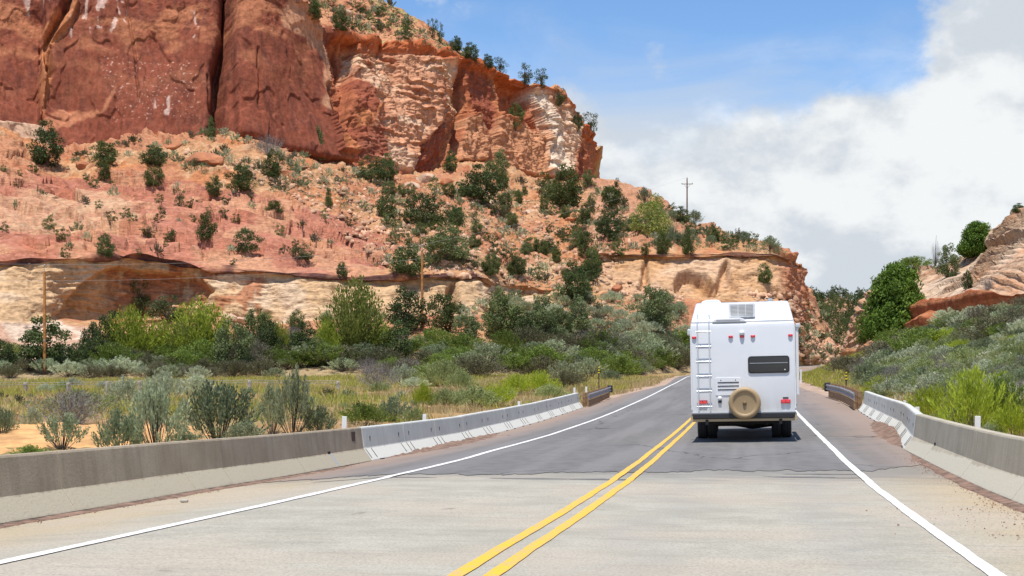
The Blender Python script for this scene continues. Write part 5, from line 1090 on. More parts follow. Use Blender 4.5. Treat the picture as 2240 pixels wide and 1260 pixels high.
TR = [
 (95, 806, 104, 118, 'dark', "dark bushy juniper standing behind the far left utility pole"), (8, 812, 66, 70, 'dark', "low dark juniper cut by the left picture edge"), (170, 808, 54, 60, 'dark', "low dark juniper right of the far left utility pole"),
 (286, 794, 122, 152, 'tamarisk', "bright yellow-green tamarisk, leftmost of the bright trees under the alcove"), (236, 796, 112, 80, 'dark', "dark juniper tucked behind the leftmost bright tamarisk"),
 (440, 784, 126, 150, 'tamarisk', "bright green tamarisk below the right end of the alcove"), (352, 792, 92, 84, 'tamarisk', "small bright tamarisk filling the gap between two larger ones"), (308, 690, 76, 46, 'pine', "thin grey-green pinyon against the dark stained alcove wall"), (367, 705, 56, 78, 'wide', "dark spreading juniper at the foot of the stained alcove wall"),
 (508, 812, 108, 96, 'round', "dull olive-green rounded juniper right of the bright tamarisks"), (556, 770, 94, 66, 'round', "green juniper between the olive juniper and the big tamarisk"), (615, 784, 78, 54, 'tamarisk', "small light tamarisk left of the dark bush by the big tamarisk"), (664, 786, 76, 70, 'dark', "dark bush left beside the biggest tamarisk"),
 (775, 778, 168, 158, 'tamolive', "biggest tamarisk, tall rounded yellow-green crown in mid hill belt"), (826, 776, 72, 78, 'tamarisk', "small bright tamarisk in front of the biggest one"), (714, 786, 92, 60, 'tamarisk', "narrow tamarisk at the left foot of the biggest one"),
 (890, 728, 96, 92, 'dark', "dark juniper left behind the mid hill utility pole"), (966, 726, 86, 84, 'round', "dark green juniper right behind the mid hill utility pole"), (1100, 738, 98, 102, 'round', "rounded juniper in front of the end of the cream cliff band"), (1194, 744, 92, 74, 'round', "loose green juniper left of the dark conical one"), (1268, 734, 84, 78, 'cone', "dark conical juniper on the sage flat"), (1244, 748, 46, 36, 'cone', "small dark juniper at the left foot of the conical one"),
 (1432, 720, 92, 82, 'round', "round juniper with a bare short trunk left of the motorhome"), (1258, 668, 88, 80, 'dark', "dark dense juniper on the talus left of the cream nose"), (1295, 604, 62, 50, 'round', "juniper at the left end of the cream nose wall"), (1281, 562, 58, 42, 'round', "slim juniper above the left end of the cream nose wall"),
 (1673, 620, 42, 36, 'round', "lone round bush growing out of the cream nose wall"), (1505, 558, 64, 34, 'cone', "slim conical juniper on top of the cream nose wall"), (1428, 522, 90, 92, 'olivetree', "pale grey-green leafy tree on the shoulder below the ridge"), (1333, 526, 68, 62, 'dark', "dark juniper on the slope right of the tall cliff"), (1283, 492, 46, 36, 'round', "small juniper left of the dark one below the cliff corner"), (1338, 457, 52, 56, 'round', "juniper high on the slope right of the cliff corner"), (1238, 452, 90, 72, 'round', "tall bushy juniper at the foot of the cliff corner"), (1212, 440, 50, 36, 'round', "smaller juniper left against the tall bushy one at the cliff corner"),
 (1090, 398, 68, 56, 'round', "round juniper against the foot of the red cliff recess"), (1050, 442, 76, 96, 'dark', "wide dark juniper below the shaded cliff recess"), (925, 492, 66, 98, 'wide', "spreading dark juniper below the pale cliff face"), (976, 572, 72, 112, 'round', "broad bright green juniper on the mid slope"), (892, 602, 66, 86, 'dark', "dark juniper above the ledge left of the broad green one"), (1130, 606, 46, 46, 'round', "juniper on the talus above the end of the cream band"), (1073, 602, 48, 36, 'round', "slim juniper just above the dark ledge end"),
 (103, 364, 92, 84, 'dark', "large round dark juniper at the far left foot of the tall cliff"), (225, 364, 56, 66, 'round', "grey-green juniper right of the large round one"), (337, 364, 44, 68, 'dark', "low broad juniper on the bench below the dark wall"), (462, 300, 44, 28, 'cone', "small conical juniper under the dark vertical crack"), (597, 390, 60, 46, 'round', "upright green juniper beside a red boulder on the bench"), (528, 418, 54, 60, 'round', "juniper below the big red boulder"), (228, 396, 40, 38, 'round', "small juniper just below the grey-green one"), (338, 407, 42, 42, 'round', "small rounded juniper below the low broad one"), (700, 352, 72, 40, 'cone', "tall slim juniper leaning against the buttress foot"),
 (812, 398, 54, 78, 'wide', "left of two dark junipers at the foot of the pale cliff"), (846, 400, 60, 52, 'dark', "right of two dark junipers at the foot of the pale cliff"), (845, 474, 54, 54, 'dark', "dark juniper on the slope left of the spreading one"), (985, 378, 44, 36, 'dark', "small dark juniper in the corner of the pale cliff"), (600, 466, 28, 40, 'round', "low round juniper alone on the pink slickrock"), (468, 428, 42, 36, 'round', "juniper at the upper edge of the pink slickrock"), (392, 452, 38, 30, 'pine', "small tree with a visible trunk on the pink slickrock"), (230, 564, 52, 42, 'dark', "dark juniper standing on the ledge above the alcove"), (540, 552, 48, 66, 'wide', "broad dark juniper low on the pink slickrock"), (453, 532, 62, 44, 'round', "tall bush low on the pink slickrock left of the broad one"), (660, 567, 32, 48, 'wide', "low dark juniper right of the broad one on slickrock"), (325, 518, 32, 42, 'pine', "sparse crooked tree on the slickrock above the alcove"),
 (748, 607, 32, 30, 'dark', "dark bush on the ledge above the cream band"), (720, 452, 42, 22, 'cone', "slim conical juniper in mid talus"), (1128, 282, 54, 38, 'round', "lone juniper inside the shaded cliff recess"), (1190, 558, 34, 24, 'round', "small bright bush left of another on the talus"), (1215, 574, 32, 30, 'round', "small bright juniper below the talus boulders"), (1450, 556, 50, 32, 'round', "small juniper on the cream nose rim left of the conical one"), (1411, 558, 24, 22, 'round', "tiny juniper on the cream nose rim"), (1105, 458, 36, 36, 'round', "small juniper right below the wide dark one"), (1000, 496, 46, 44, 'dark', "dark juniper below right of the spreading one"),
 (745, 68, 46, 42, 'round', "dense green juniper on the cliff rim nearest the red buttress"), (683, 40, 44, 54, 'round', "grey-green juniper on the rim above the red buttress"), (946, 86, 44, 26, 'pine', "two-headed dark pinyon on the rim skyline"), (962, 92, 40, 20, 'pine', "small dark pinyon right beside the two-headed one"), (1028, 134, 38, 48, 'dark', "dark bushy juniper on the rim below the pinyons"), (1000, 112, 32, 30, 'dark', "small dark juniper on the rim left of the bushy one"), (1094, 166, 38, 38, 'pine', "open pinyon on the rim left of a pair of dark trees"), (1148, 184, 42, 42, 'pine', "left tree of the dark pair on the cliff rim"), (1184, 192, 40, 34, 'pine', "right tree of the dark pair on the cliff rim"), (1223, 230, 38, 34, 'pine', "dark pinyon on the rim above the pale rib"), (1264, 285, 36, 24, 'dark', "small dark juniper on the rim right of the pale rib"), (1293, 298, 50, 38, 'pine', "spiky pinyon at the very end of the cliff rim"), (1068, 150, 30, 34, 'dark', "low dark juniper on the rim between the bushy and open ones"),
 (1488, 488, 34, 40, 'dark', "dark juniper on the ridge left of the crosspole"), (1560, 528, 30, 40, 'round', "low green juniper on the ridge right of the crosspole"), (1350, 408, 18, 16, 'pine', "tiny thin tree on the ridge near the cliff corner"),
 (1958, 748, 160, 120, 'cotton', "big leafy green tree growing against the right outcrop"), (1890, 752, 66, 42, 'cotton', "small leafy green tree left of the big one by the outcrop"), (2074, 606, 66, 50, 'round', "grey-green juniper on top of the right outcrop beside a dead tree"), (2045, 580, 62, 34, 'snag', "bare dead tree on top of the right outcrop"), (2136, 562, 72, 78, 'cotton', "bright leafy bush against the tall slickrock knob on the right"), (2118, 632, 40, 26, 'dark', "small dark juniper on the pale slickrock slope"), (2228, 466, 20, 30, 'dark', "small dark bush on top of the tall slickrock knob"), (2160, 636, 26, 26, 'twig', "grey dry bush on the pale slickrock slope"), (2000, 588, 26, 70, 'greenbrush', "low green bush on the outcrop crest left of the dead tree"), (1990, 762, 44, 60, 'brush', "dark shrub under the big leafy tree by the outcrop"), (1925, 775, 34, 56, 'twig', "grey twiggy shrub at the left foot of the big leafy tree"), (1950, 770, 48, 60, 'greenbrush', "bright green shrub below the big leafy tree"),
]
TR += [
 (20, 790, 40, 60, 'greenbrush', "green shrub left of the far left pole bushes"), (140, 800, 46, 54, 'round', "small juniper between the two dark ones by the far left pole"), (400, 792, 84, 76, 'tamolive', "yellow-green tamarisk between two brighter ones"), (585, 788, 84, 66, 'dark', "dark juniper behind the small light tamarisk"), (690, 800, 60, 60, 'round', "low juniper left of the biggest tamarisk foot"), (868, 786, 78, 80, 'dark', "dark juniper right of the biggest tamarisk"), (1020, 752, 64, 70, 'round', "low juniper right of the mid hill pole trees"), (1150, 752, 66, 66, 'dark', "dark low juniper between two rounded ones"), (1225, 740, 60, 50, 'dark', "dark juniper left behind the conical one"), (200, 800, 90, 70, 'dark', "dark juniper left of the one behind the bright tamarisk"),
 (648, 720, 40, 44, 'round', "small juniper at the foot of the cream band"), (580, 730, 46, 50, 'olivetree', "pale leafy tree at the foot of the cream band")]
for u, v, h, w, k, lb in TR: at(u, v, h, w, k, lb, 'tree' if k not in ('greenbrush', 'brush', 'twig') else 'shrub')
SH = [
 (345, 1000, 160, 118, 'sage', "tall dark-stemmed sagebrush with a pale top behind the left parapet"), (262, 1000, 96, 96, 'greensage', "dark sagebrush left of the tall one behind the left parapet"), (478, 978, 138, 168, 'greensage', "broad grey-green sagebrush right of the tall one behind the left parapet"), (640, 958, 138, 92, 'sage', "upright blue-grey sagebrush near the end of the brown parapet"), (596, 952, 110, 50, 'sage', "slim blue-grey sagebrush left against the upright one"), (540, 985, 60, 80, 'sage', "low sagebrush between broad and blue-grey ones"), (410, 995, 50, 90, 'sage', "low sagebrush under the broad grey-green one"), (700, 955, 62, 70, 'greensage', "low green shrub right of the upright blue-grey sagebrush"),
 (137, 984, 78, 92, 'sage', "rounded grey-green sagebrush on the orange bank"), (72, 944, 50, 36, 'palesage', "small pale sagebrush above the orange bank"), (155, 930, 76, 178, 'twig', "wide grey twiggy dry bush in the field"), (180, 904, 48, 130, 'palegreen', "pale green growth over the grey twiggy bush"), (272, 892, 62, 66, 'palesage', "pale sagebrush beside the orange soil patch"), (362, 880, 64, 62, 'palesage', "large pale sagebrush top left of the pale round one"), (430, 872, 50, 68, 'palesage', "pale round sagebrush in the yellow grass"), (66, 1004, 28, 80, 'greenbrush', "green leafy tuft at the left parapet top"), (5, 960, 66, 60, 'greensage', "green shrub cut by the left picture edge above the orange bank"),
 (828, 850, 58, 80, 'twig', "pale grey dry bush in the field right of a fence post"), (880, 846, 46, 60, 'palesage', "pale sagebrush right of the pale grey dry bush"), (965, 848, 58, 96, 'palegreen', "pale yellow-green bush behind the white left barriers"), (1005, 858, 44, 64, 'palegreen', "small pale bush right of the pale yellow-green one"), (926, 894, 54, 48, 'rabbit', "bright yellow-green upright bush behind the white left barriers"), (970, 896, 44, 80, 'palegreen', "pale green low bush beside the bright upright one"), (1035, 892, 44, 90, 'palegreen', "pale green shrub along the white left barriers"), (1085, 888, 46, 76, 'rabbit', "bright yellow-green bush along the white left barriers"), (1128, 866, 46, 62, 'rabbit', "left one of the brightest yellow bushes before the guardrail"), (1180, 862, 50, 84, 'rabbit', "right one of the brightest yellow bushes before the guardrail"), (1205, 876, 34, 60, 'palegreen', "pale green shrub under the brightest yellow bush"), (800, 930, 46, 90, 'greenbrush', "green tall-stalked shrub behind the joint of brown and white barriers"), (860, 922, 50, 70, 'greensage', "dark-stalked shrub right of the green one by the white barriers"), (905, 930, 36, 50, 'palegreen', "pale green tuft behind the second white left barrier"), (1010, 886, 30, 70, 'palegreen', "low pale tuft between bright bushes along the barriers"),
 (2130, 965, 148, 150, 'rabbit', "largest bright green bush behind the tan right parapet"), (2040, 930, 84, 100, 'rabbit', "bright green bush left of the largest one behind the right parapet"), (2215, 965, 76, 100, 'rabbit', "green bush at the right picture edge behind the parapet"), (2085, 955, 60, 80, 'palegreen', "pale green bush in front of the largest bright one"), (2190, 930, 100, 90, 'greenbrush', "dark green bush right behind the largest bright one"), (2170, 980, 56, 60, 'sage', "grey sagebrush right under the largest bright bush"),
 (1945, 866, 62, 66, 'twig', "grey bush behind the start of the right barriers"), (1920, 884, 32, 56, 'palegreen', "pale green bush behind the far right barriers"), (1895, 850, 56, 66, 'greensage', "grey-green bush right of the striped marker"), (1872, 815, 36, 80, 'brush', "dark low shrub at the left foot of the right slope"), (1940, 800, 52, 110, 'brush', "dark olive shrub on the right slope below the leafy tree"), (2010, 785, 66, 130, 'greenbrush', "olive green shrub mass mid right slope"), (2180, 745, 52, 130, 'brush', "dark shrub on the upper right slope"), (2225, 720, 44, 100, 'brush', "dark shrub at the right edge under the red wall"), (2075, 712, 34, 80, 'palesage', "pale sagebrush just under the red rock wall"), (2140, 700, 30, 70, 'palesage', "pale sagebrush high under the red rock wall"), (1838, 815, 34, 70, 'brush', "dark brush where the road bends behind the right slope"),
 (586, 340, 44, 66, 'twig', "dark grey twiggy dead bush at the foot of the tall cliff"), (880, 752, 20, 80, 'twig', "bleached fallen branches at the foot of the mid hill utility pole"),
]
for u, v, h, w, k, lb in SH: at(u, v, h, w, k, lb, 'shrub')

# ---- scattered shrubs
def poly_pts(poly, n, seed, mind=0):
    r = np.random.RandomState(seed); poly = np.array(poly, float); lo, hi = poly.min(0), poly.max(0); out = []; tries = 0
    while len(out) < n and tries < n * 60:
        tries += 1; p_ = lo + (hi - lo) * r.rand(2)
        if not inpoly(np.array([p_[0]]), np.array([p_[1]]), poly)[0]: continue
        if mind and any((a - p_[0]) ** 2 + ((b_ - p_[1]) * 2) ** 2 < mind * mind for a, b_ in out): continue
        out.append(tuple(p_))
    return out
MARKS = [(97, 800, "the far left utility pole"), (923, 700, "the mid hill utility pole"), (1503, 470, "the crosspole on the ridge"), (1310, 830, "the left striped marker"), (1850, 830, "the right striped marker"), (1291, 868, "the left guardrail"), (1430, 690, "the short-trunked juniper"), (1268, 700, "the conical juniper"),
 (775, 690, "the biggest tamarisk"), (286, 740, "the leftmost bright tamarisk"), (440, 720, "the tamarisk below the alcove"), (1100, 690, "the juniper before the cream band"), (1194, 700, "the loose green juniper"), (508, 760, "the olive-green juniper"), (55, 842, "the leftmost fence post"), (235, 840, "the fence post by the orange bank"), (395, 836, "the fence post between sagebrush tops"), (545, 838, "the lone fence post in yellow grass"), (740, 838, "the fence post near the dry bush"),
 (345, 870, "the tall sagebrush"), (155, 890, "the wide grey dry bush"), (828, 820, "the pale grey dry bush"), (926, 868, "the bright upright bush"), (1180, 840, "the brightest yellow bush"), (1960, 670, "the big leafy tree"), (2120, 880, "the largest bright bush"), (2040, 660, "the red rock wall"), (2225, 650, "the right end of the red wall"), (2010, 750, "the olive shrub mass"), (2180, 720, "the dark upper shrub"), (1945, 840, "the grey bush by the barriers"), (2040, 890, "the left bright bush behind the parapet"), (2235, 800, "the right picture edge"), (1750, 830, "the slim delineator"), (1935, 725, "the twiggy shrub by the outcrop"),
 (103, 320, "the large round juniper"), (337, 345, "the low broad juniper"), (455, 345, "the biggest red boulder"), (597, 360, "the upright bench juniper"), (700, 315, "the slim buttress juniper"), (820, 370, "the two dark cliff junipers"), (1050, 405, "the wide dark juniper"), (1090, 365, "the round recess juniper"), (1238, 410, "the tall bushy corner juniper"), (1333, 490, "the slope juniper right of the cliff"), (976, 535, "the broad green juniper"), (925, 460, "the spreading dark juniper"), (1087, 515, "the lone orange boulder"), (1130, 585, "the juniper above the cream band"), (1258, 625, "the dense talus juniper"), (1673, 600, "the bush on the nose wall"), (1505, 525, "the slim rim juniper"), (1428, 480, "the grey-green shoulder tree"), (230, 540, "the ledge juniper above the alcove"), (540, 528, "the broad slickrock juniper"), (600, 452, "the lone slickrock juniper"), (745, 45, "the dense rim juniper"), (946, 65, "the two-headed pinyon"), (1028, 118, "the bushy rim juniper"), (308, 650, "the alcove pinyon"), (1530, 610, "the nose caves")]
USED = {}
ADJ = {'tuft': "small grey-green tuft", 'sage': "grey-green sagebrush", 'palesage': "pale sagebrush", 'greensage': "green-grey sagebrush", 'palegreen': "pale green shrub", 'rabbit': "bright green shrub", 'brush': "drab brown-green brush", 'greenbrush': "dark green brush", 'twig': "grey twiggy shrub", 'bush': "small dark juniper bush", 'round': "small green juniper", 'dark': "small dark juniper"}
def beside(u, v, kind, where):
    a_ = ADJ[kind]; near_ = sorted(MARKS, key=lambda m: (m[0] - u) ** 2 + 1.6 * (m[1] - v) ** 2)
    for m in near_[:3]:
        dx, dy = u - m[0], v - m[1]; far_ = math.hypot(dx, dy)
        if far_ > 150: break
        dr = ("right of" if dx > 0 else "left of") if abs(dx) > abs(dy) * 1.3 else ("below" if dy > 0 else "above")
        lb = f"{a_} {'just ' if far_ < 48 else ''}{dr} {m[2]}"
        if lb not in USED: USED[lb] = 1; return lb
    m, m2 = near_[0], near_[1]
    lb = f"{a_} between {m[2]} and {m2[2]}"
    if math.hypot(u - m[0], v - m[1]) < 170 and lb not in USED and len(lb.split()) <= 16: USED[lb] = 1; return lb
    return None
def scatter(poly, n, seed, kinds, h, w, label, group, which='gh', mind=0, cat='shrub', grow=None):
    r = np.random.RandomState(seed + 1); k = 0
    for u, v in sorted(poly_pts(poly, n, seed, mind), key=lambda q: q[1]):
        kd = kinds[r.randint(len(kinds))]; g = grow(v) if grow else 1; s_ = r.uniform(.65, 1.25) * g
        lb = beside(u, v - h * s_ * .5, kd, label) if which != 'f' else None
        at(u, v, h * s_, w * s_ * r.uniform(.85, 1.2), kd, lb or label, cat, which, group=group, sink=.06); k += 1
scatter([(470, 330), (900, 400), (1280, 400), (1420, 470), (1460, 540), (1290, 555), (1230, 640), (1090, 625), (1060, 590), (840, 590), (830, 480), (640, 430), (380, 370)], 110, 1, ['tuft'], 21, 28, "small grey-green tuft scattered over the talus slope under the tall cliff", "tufts on the talus slope", mind=16)
scatter([(0, 370), (400, 385), (800, 490), (830, 590), (500, 580), (0, 560)], 56, 2, ['bush', 'tuft'], 22, 24, "small dark bush rooted in the pink slickrock", "bushes on the pink slickrock", mind=30)
scatter([(150, 330), (460, 292), (620, 325), (760, 375), (860, 400), (640, 405), (380, 365), (160, 360)], 50, 3, ['tuft'], 18, 26, "low grey-green shrub on the bench at the foot of the tall cliff", "shrubs on the bench under the cliff", mind=12)
scatter([(850, 420), (1290, 400), (1420, 500), (1280, 650), (1090, 610), (850, 560)], 84, 4, ['bush', 'bush', 'round'], 30, 30, "small dark juniper scattered on the talus slope", "small junipers on the talus", mind=22, cat='tree')
scatter([(1400, 430), (1520, 490), (1620, 520), (1725, 555), (1600, 545), (1430, 535)], 40, 5, ['tuft', 'bush', 'greensage'], 24, 28, "low shrub along the green ridge top", "shrubs along the ridge", mind=12)
scatter([(1290, 650), (1490, 655), (1510, 760), (1330, 760), (1110, 740)], 70, 6, ['tuft', 'sage', 'palesage'], 24, 34, "pale sagebrush on the flat between the conical juniper and the motorhome", "sagebrush on the far flat", mind=12)
scatter([(690, 10), (840, 0), (960, 90), (1060, 145), (980, 108), (850, 84), (760, 66)], 44, 7, ['tuft', 'bush'], 20, 24, "small shrub on the rocky slope above the cliff rim", "shrubs above the cliff rim", which='c', mind=9)
scatter([(630, 740), (900, 760), (1150, 760), (1500, 760), (1500, 800), (1330, 815), (1180, 822), (900, 832), (640, 812)], 75, 8, ['brush', 'greenbrush', 'greenbrush', 'sage', 'brush', 'greensage', 'twig'], 38, 78, "drab brush shrub in the dense belt below the hillside", "dense brush belt below the hillside", mind=26)
scatter([(0, 800), (230, 800), (640, 800), (640, 830), (420, 834), (0, 826)], 46, 9, ['sage', 'brush', 'palesage', 'brush'], 32, 60, "low sagebrush along the far edge of the field", "sagebrush along the far edge of the field", mind=18)
scatter([(200, 775), (640, 770), (640, 815), (230, 815)], 22, 10, ['greenbrush', 'brush'], 50, 80, "dark green brush under the bright tamarisks", "brush under the tamarisks", mind=30)
scatter([(1300, 770), (1500, 755), (1505, 800), (1330, 842), (1220, 850)], 34, 11, ['sage', 'greenbrush', 'brush', 'greensage'], 40, 62, "grey-green shrub beside the road past the left guardrail", "shrubs beside the road past the left guardrail", mind=18)
scatter([(0, 840), (560, 845), (900, 850), (1180, 860), (900, 905), (740, 900), (560, 880), (0, 900)], 34, 12, ['palegreen', 'tuft', 'palesage'], 20, 34, "low pale tuft in the grassy field left of the road", "low tufts in the field", 'g', mind=26)
scatter([(1870, 830), (1960, 800), (2100, 750), (2240, 720), (2240, 860), (2060, 880), (1930, 872)], 105, 13, ['sage', 'palesage', 'palesage', 'palegreen', 'palegreen', 'rabbit', 'greensage', 'palegreen', 'twig'], 40, 66, "pale sagebrush crowding the right hand slope", "sagebrush crowding the right slope", 'g', mind=19, grow=lambda v: np.interp(v, [720, 880], [.75, 1.15]))
scatter([(1860, 818), (1930, 785), (2000, 745), (2100, 715), (2240, 680), (2240, 735), (2100, 765), (1960, 805), (1870, 830)], 56, 14, ['brush', 'sage', 'greenbrush', 'greensage', 'palesage'], 30, 56, "dark shrub on the upper right slope below the rock", "dark shrubs on the upper right slope", 'g', mind=19)
scatter([(1760, 640), (1905, 640), (1905, 700), (1880, 780), (1830, 760), (1795, 690)], 190, 15, ['bush'], 19, 16, "dark juniper on the wooded hill closing the canyon", "junipers on the far wooded hill", 'f', mind=7, cat='tree')
scatter([(1755, 640), (1785, 650), (1830, 735), (1850, 780), (1760, 780)], 22, 16, ['tuft', 'bush'], 20, 22, "small shrub at the foot of the red spur", "shrubs around the red spur", 'shf', mind=10)
scatter([(1740, 700), (1790, 740), (1840, 790), (1750, 790)], 20, 17, ['tuft'], 18, 24, "pale tuft on the rubble slope right of the motorhome", "tufts on the rubble slope", 'h', mind=10)
scatter([(1070, 640), (1290, 660), (1290, 720), (1080, 720), (690, 705), (1000, 690)], 46, 18, ['tuft', 'sage'], 22, 32, "grey-green sagebrush at the foot of the cream cliff band", "sagebrush at the foot of the cream band", 'h', mind=14)

# ---- boulders lying on the slopes
def boulder_mesh(seed, flat=.7):
    bm = bmesh.new(); bmesh.ops.create_icosphere(bm, subdivisions=3, radius=.5); bm.verts.ensure_lookup_table()
    p = np.array([v.co[:] for v in bm.verts]); r_ = np.random.RandomState(seed)
    for k in range(9):
        n = r_.normal(size=3); n /= np.linalg.norm(n); dd = r_.uniform(.28, .44); e = p @ n - dd; p = p - np.where(e > 0, e, 0)[:, None] * n
    p = p * (1 + .10 * fbm(p, 3.0, 3, seed)[:, None]); p[:, 2] += .02 * np.sin(p[:, 2] * 40)
    p[:, 2] *= flat
    for v, q in zip(bm.verts, p): v.co = q
    me = bpy.data.meshes.new("boulder"); bm.to_mesh(me); bm.free(); return me
def stone_mat(name, a, b_):
    return mat(name, a, .93, var=.28, vscale=1.3, bump=.6, bscale=5)
M_b1 = stone_mat("red_boulder_stone", (.40, .155, .07), 0); M_b2 = stone_mat("pale_boulder_stone", (.50, .34, .23), 0)
bms = []
for i in range(3):
    for m_ in (M_b1, M_b2): me = boulder_mesh(200 + i); me.materials.append(m_); bms.append(me)
BO = [(1087, 528, 30, 34, 0, "bright red-orange boulder alone on the mid talus"), (455, 368, 50, 96, 0, "biggest red boulder on the bench below the dark vertical crack"), (635, 400, 46, 66, 0, "red boulder beside the upright juniper on the bench"), (380, 332, 30, 50, 0, "red boulder on the bench left of the biggest one"), (178, 372, 26, 36, 0, "red boulder right of the large round juniper"), (1248, 466, 22, 40, 0, "red block on the talus below the cliff corner"), (1250, 490, 22, 44, 0, "flat red block under the other on the talus"), (930, 405, 36, 60, 1, "pale boulder at the foot of the pale cliff"), (900, 415, 30, 46, 1, "pale boulder left of another at the pale cliff foot"), (1082, 458, 30, 44, 1, "pale boulder under the wide dark juniper"), (978, 410, 30, 40, 0, "orange boulder at the cliff foot corner"), (1170, 545, 22, 26, 0, "small orange boulder left of the bright bushes on talus"), (1350, 640, 26, 30, 0, "leaning red boulder on the ledge left of the nose caves"), (1330, 655, 22, 40, 0, "red boulder under the leaning one"), (790, 22, 22, 36, 0, "red boulder on the slope above the rim"), (760, 34, 16, 26, 1, "pale boulder on the slope above the rim"), (725, 18, 18, 30, 0, "red boulder above the rim near the buttress"), (1515, 486, 14, 34, 0, "dark red rock at the foot of the crosspole"), (505, 700, 20, 46, 1, "grey flat boulder at the right end of the stained wall"), (530, 706, 16, 40, 1, "grey slab beside the flat boulder under the cream band"), (1155, 470, 20, 34, 1, "pale rock on the talus right of the pale boulder"), (1205, 420, 18, 26, 1, "pale rock beside the cliff corner junipers")]
for i, (u, v, h, w, mi, lb) in enumerate(BO):
    q = hit(u, v - h * .3, 'ghc')
    if not q: continue
    Y = q[0].y; ww = w / FPX * Y; hh = h / FPX * Y; o = obj("boulder", bms[(i % 3) * 2 + mi], None, q[0] + Vector((0, 0, -.05 * hh)), label=lb, cat="boulder"); o.scale = (ww * 1.05, ww * .9, hh * 1.35); o.rotation_euler = (prnd.uniform(-.2, .2), prnd.uniform(-.25, .25), prnd.uniform(0, 6))
# small rubble: one mesh of angular stones
def rubble(name, pts, sizes, m, label):
    r_ = np.random.RandomState(len(pts)); ico = np.array([(0, 0, 1), (.9, 0, .3), (.28, .85, .3), (-.73, .53, .3), (-.73, -.53, .3), (.28, -.85, .3), (.6, .5, -.5), (-.3, .7, -.5), (-.8, 0, -.5), (-.2, -.75, -.5), (.65, -.45, -.5)], float)
    tr = np.array([(0, 1, 2), (0, 2, 3), (0, 3, 4), (0, 4, 5), (0, 5, 1), (1, 6, 2), (2, 7, 3), (3, 8, 4), (4, 9, 5), (5, 10, 1), (2, 6, 7), (3, 7, 8), (4, 8, 9), (5, 9, 10), (1, 10, 6)])
    n = len(pts); jit = 1 + r_.uniform(-.35, .35, (n, len(ico), 3)); a = r_.uniform(0, 6.28, n); ca, sa = np.cos(a)[:, None], np.sin(a)[:, None]
    v = ico[None] * jit * np.asarray(sizes)[:, None, None] * np.stack([np.ones(n), r_.uniform(.6, 1.1, n), r_.uniform(.4, .9, n)], -1)[:, None, :]
    x = v[..., 0] * ca - v[..., 1] * sa; y = v[..., 0] * sa + v[..., 1] * ca; v = np.stack([x, y, v[..., 2]], -1) + np.asarray(pts)[:, None, :]
    f = (tr[None] + (np.arange(n) * len(ico))[:, None, None]).reshape(-1, 3)
    o = obj(name, np_mesh(name, v.reshape(-1, 3), None, f, mats=[m]), kind='stuff'); o['label'] = label; return o
def ray_pts(poly, n, seed, which):
    return [q[0] for q in (hit(u, v, which) for u, v in poly_pts(poly, n, seed)) if q]
pts = ray_pts([(380, 325), (900, 395), (1290, 400), (1420, 480), (1290, 640), (1080, 620), (840, 580), (640, 430)], 2600, 31, 'h') + ray_pts([(1640, 640), (1740, 640), (1850, 795), (1740, 795)], 500, 32, 'h') + ray_pts([(1290, 600), (1500, 640), (1500, 700), (1290, 700)], 200, 33, 'h')
rs = np.random.RandomState(3); sz = .22 + .55 * rs.rand(len(pts)) ** 3
rubble("rock_rubble", [p[:] for p in pts], sz, mat("rubble_stone", (.48, .29, .18), .95, var=.4, vscale=.35), "pale and orange rubble strewn over the talus")
pts = ray_pts([(640, 0), (840, 0), (960, 90), (850, 84), (700, 60)], 260, 34, 'c')
rubble("rim_rubble", [p[:] for p in pts], .25 + .6 * rs.rand(len(pts)) ** 2, mat("rim_stone", (.42, .19, .11), .95, var=.4, vscale=.35), "red stones on the slope above the cliff rim")
# grit and litter washed against the feet of the parapets
gp = []; gs = []
for fn, sd, a0, a1, n in ((LF, 1, 8, 31, 1500), (LF, 1, 30.5, 48, 2200), (RF, -1, 8, 31, 1600), (RF, -1, 30, 50, 1800), (RF, -1, 10, 19, 500)):
    for i in range(n):
        s = rs.uniform(a0, a1); d_ = abs(rs.normal(0, .16 if a0 < 30 else .30 * math.exp(-((s - 35) / 7) ** 2) + .08)) + .02
        if n == 500: d_ = abs(rs.normal(0, .7)) * (1 if abs(s - 15.5) < 2.2 else .2)
        X, Y = road_xy(s, fn(s) + sd * d_); gp.append((float(X), float(Y), float(z_r(s, fn(s) + sd * d_)) + .012)); gs.append((.006 + .013 * rs.rand() ** 2) * (1 if a0 > 29 else .7))
rubble("grit", gp, gs, mat("grit_litter", (.27, .15, .10), .95, var=.5, vscale=9), "reddish grit and leaf litter washed along the barrier feet")
# low heaps of wind-blown dirt under the barriers
def dirt(fn, sd, a0, a1, wmax, hmax, seed):
    ss = np.arange(a0, a1, .12); k = 10; v = []
    for s in ss:
        e = math.sin(math.pi * (s - a0) / (a1 - a0)) ** .6; w_ = wmax * e * (.55 + .6 * abs(float(pn(np.array([[s * .6, seed, 0.]]))[0]))) + .03
        for j in range(k):
            f = j / (k - 1); o = fn(s) + sd * (w_ * f - .03); X, Y = road_xy(s, o); rough = float(pn(np.array([[s * 3.1, f * 5, seed + .5]]))[0]) * .4 + .75
            v.append((float(X), float(Y), float(z_r(s, o)) + .013 + hmax * e * (1 - f) ** 1.5 * rough - (.03 if j == k - 1 else 0)))
    return np.array(v), grid_quads(len(ss), k)
dv_, df_ = join([dirt(LF, 1, 31, 47, 1.1, .13, 1), dirt(LF, 1, 9, 31, .28, .035, 2), dirt(RF, -1, 31, 46, 1.0, .15, 3), dirt(RF, -1, 9, 31, .30, .035, 4)])
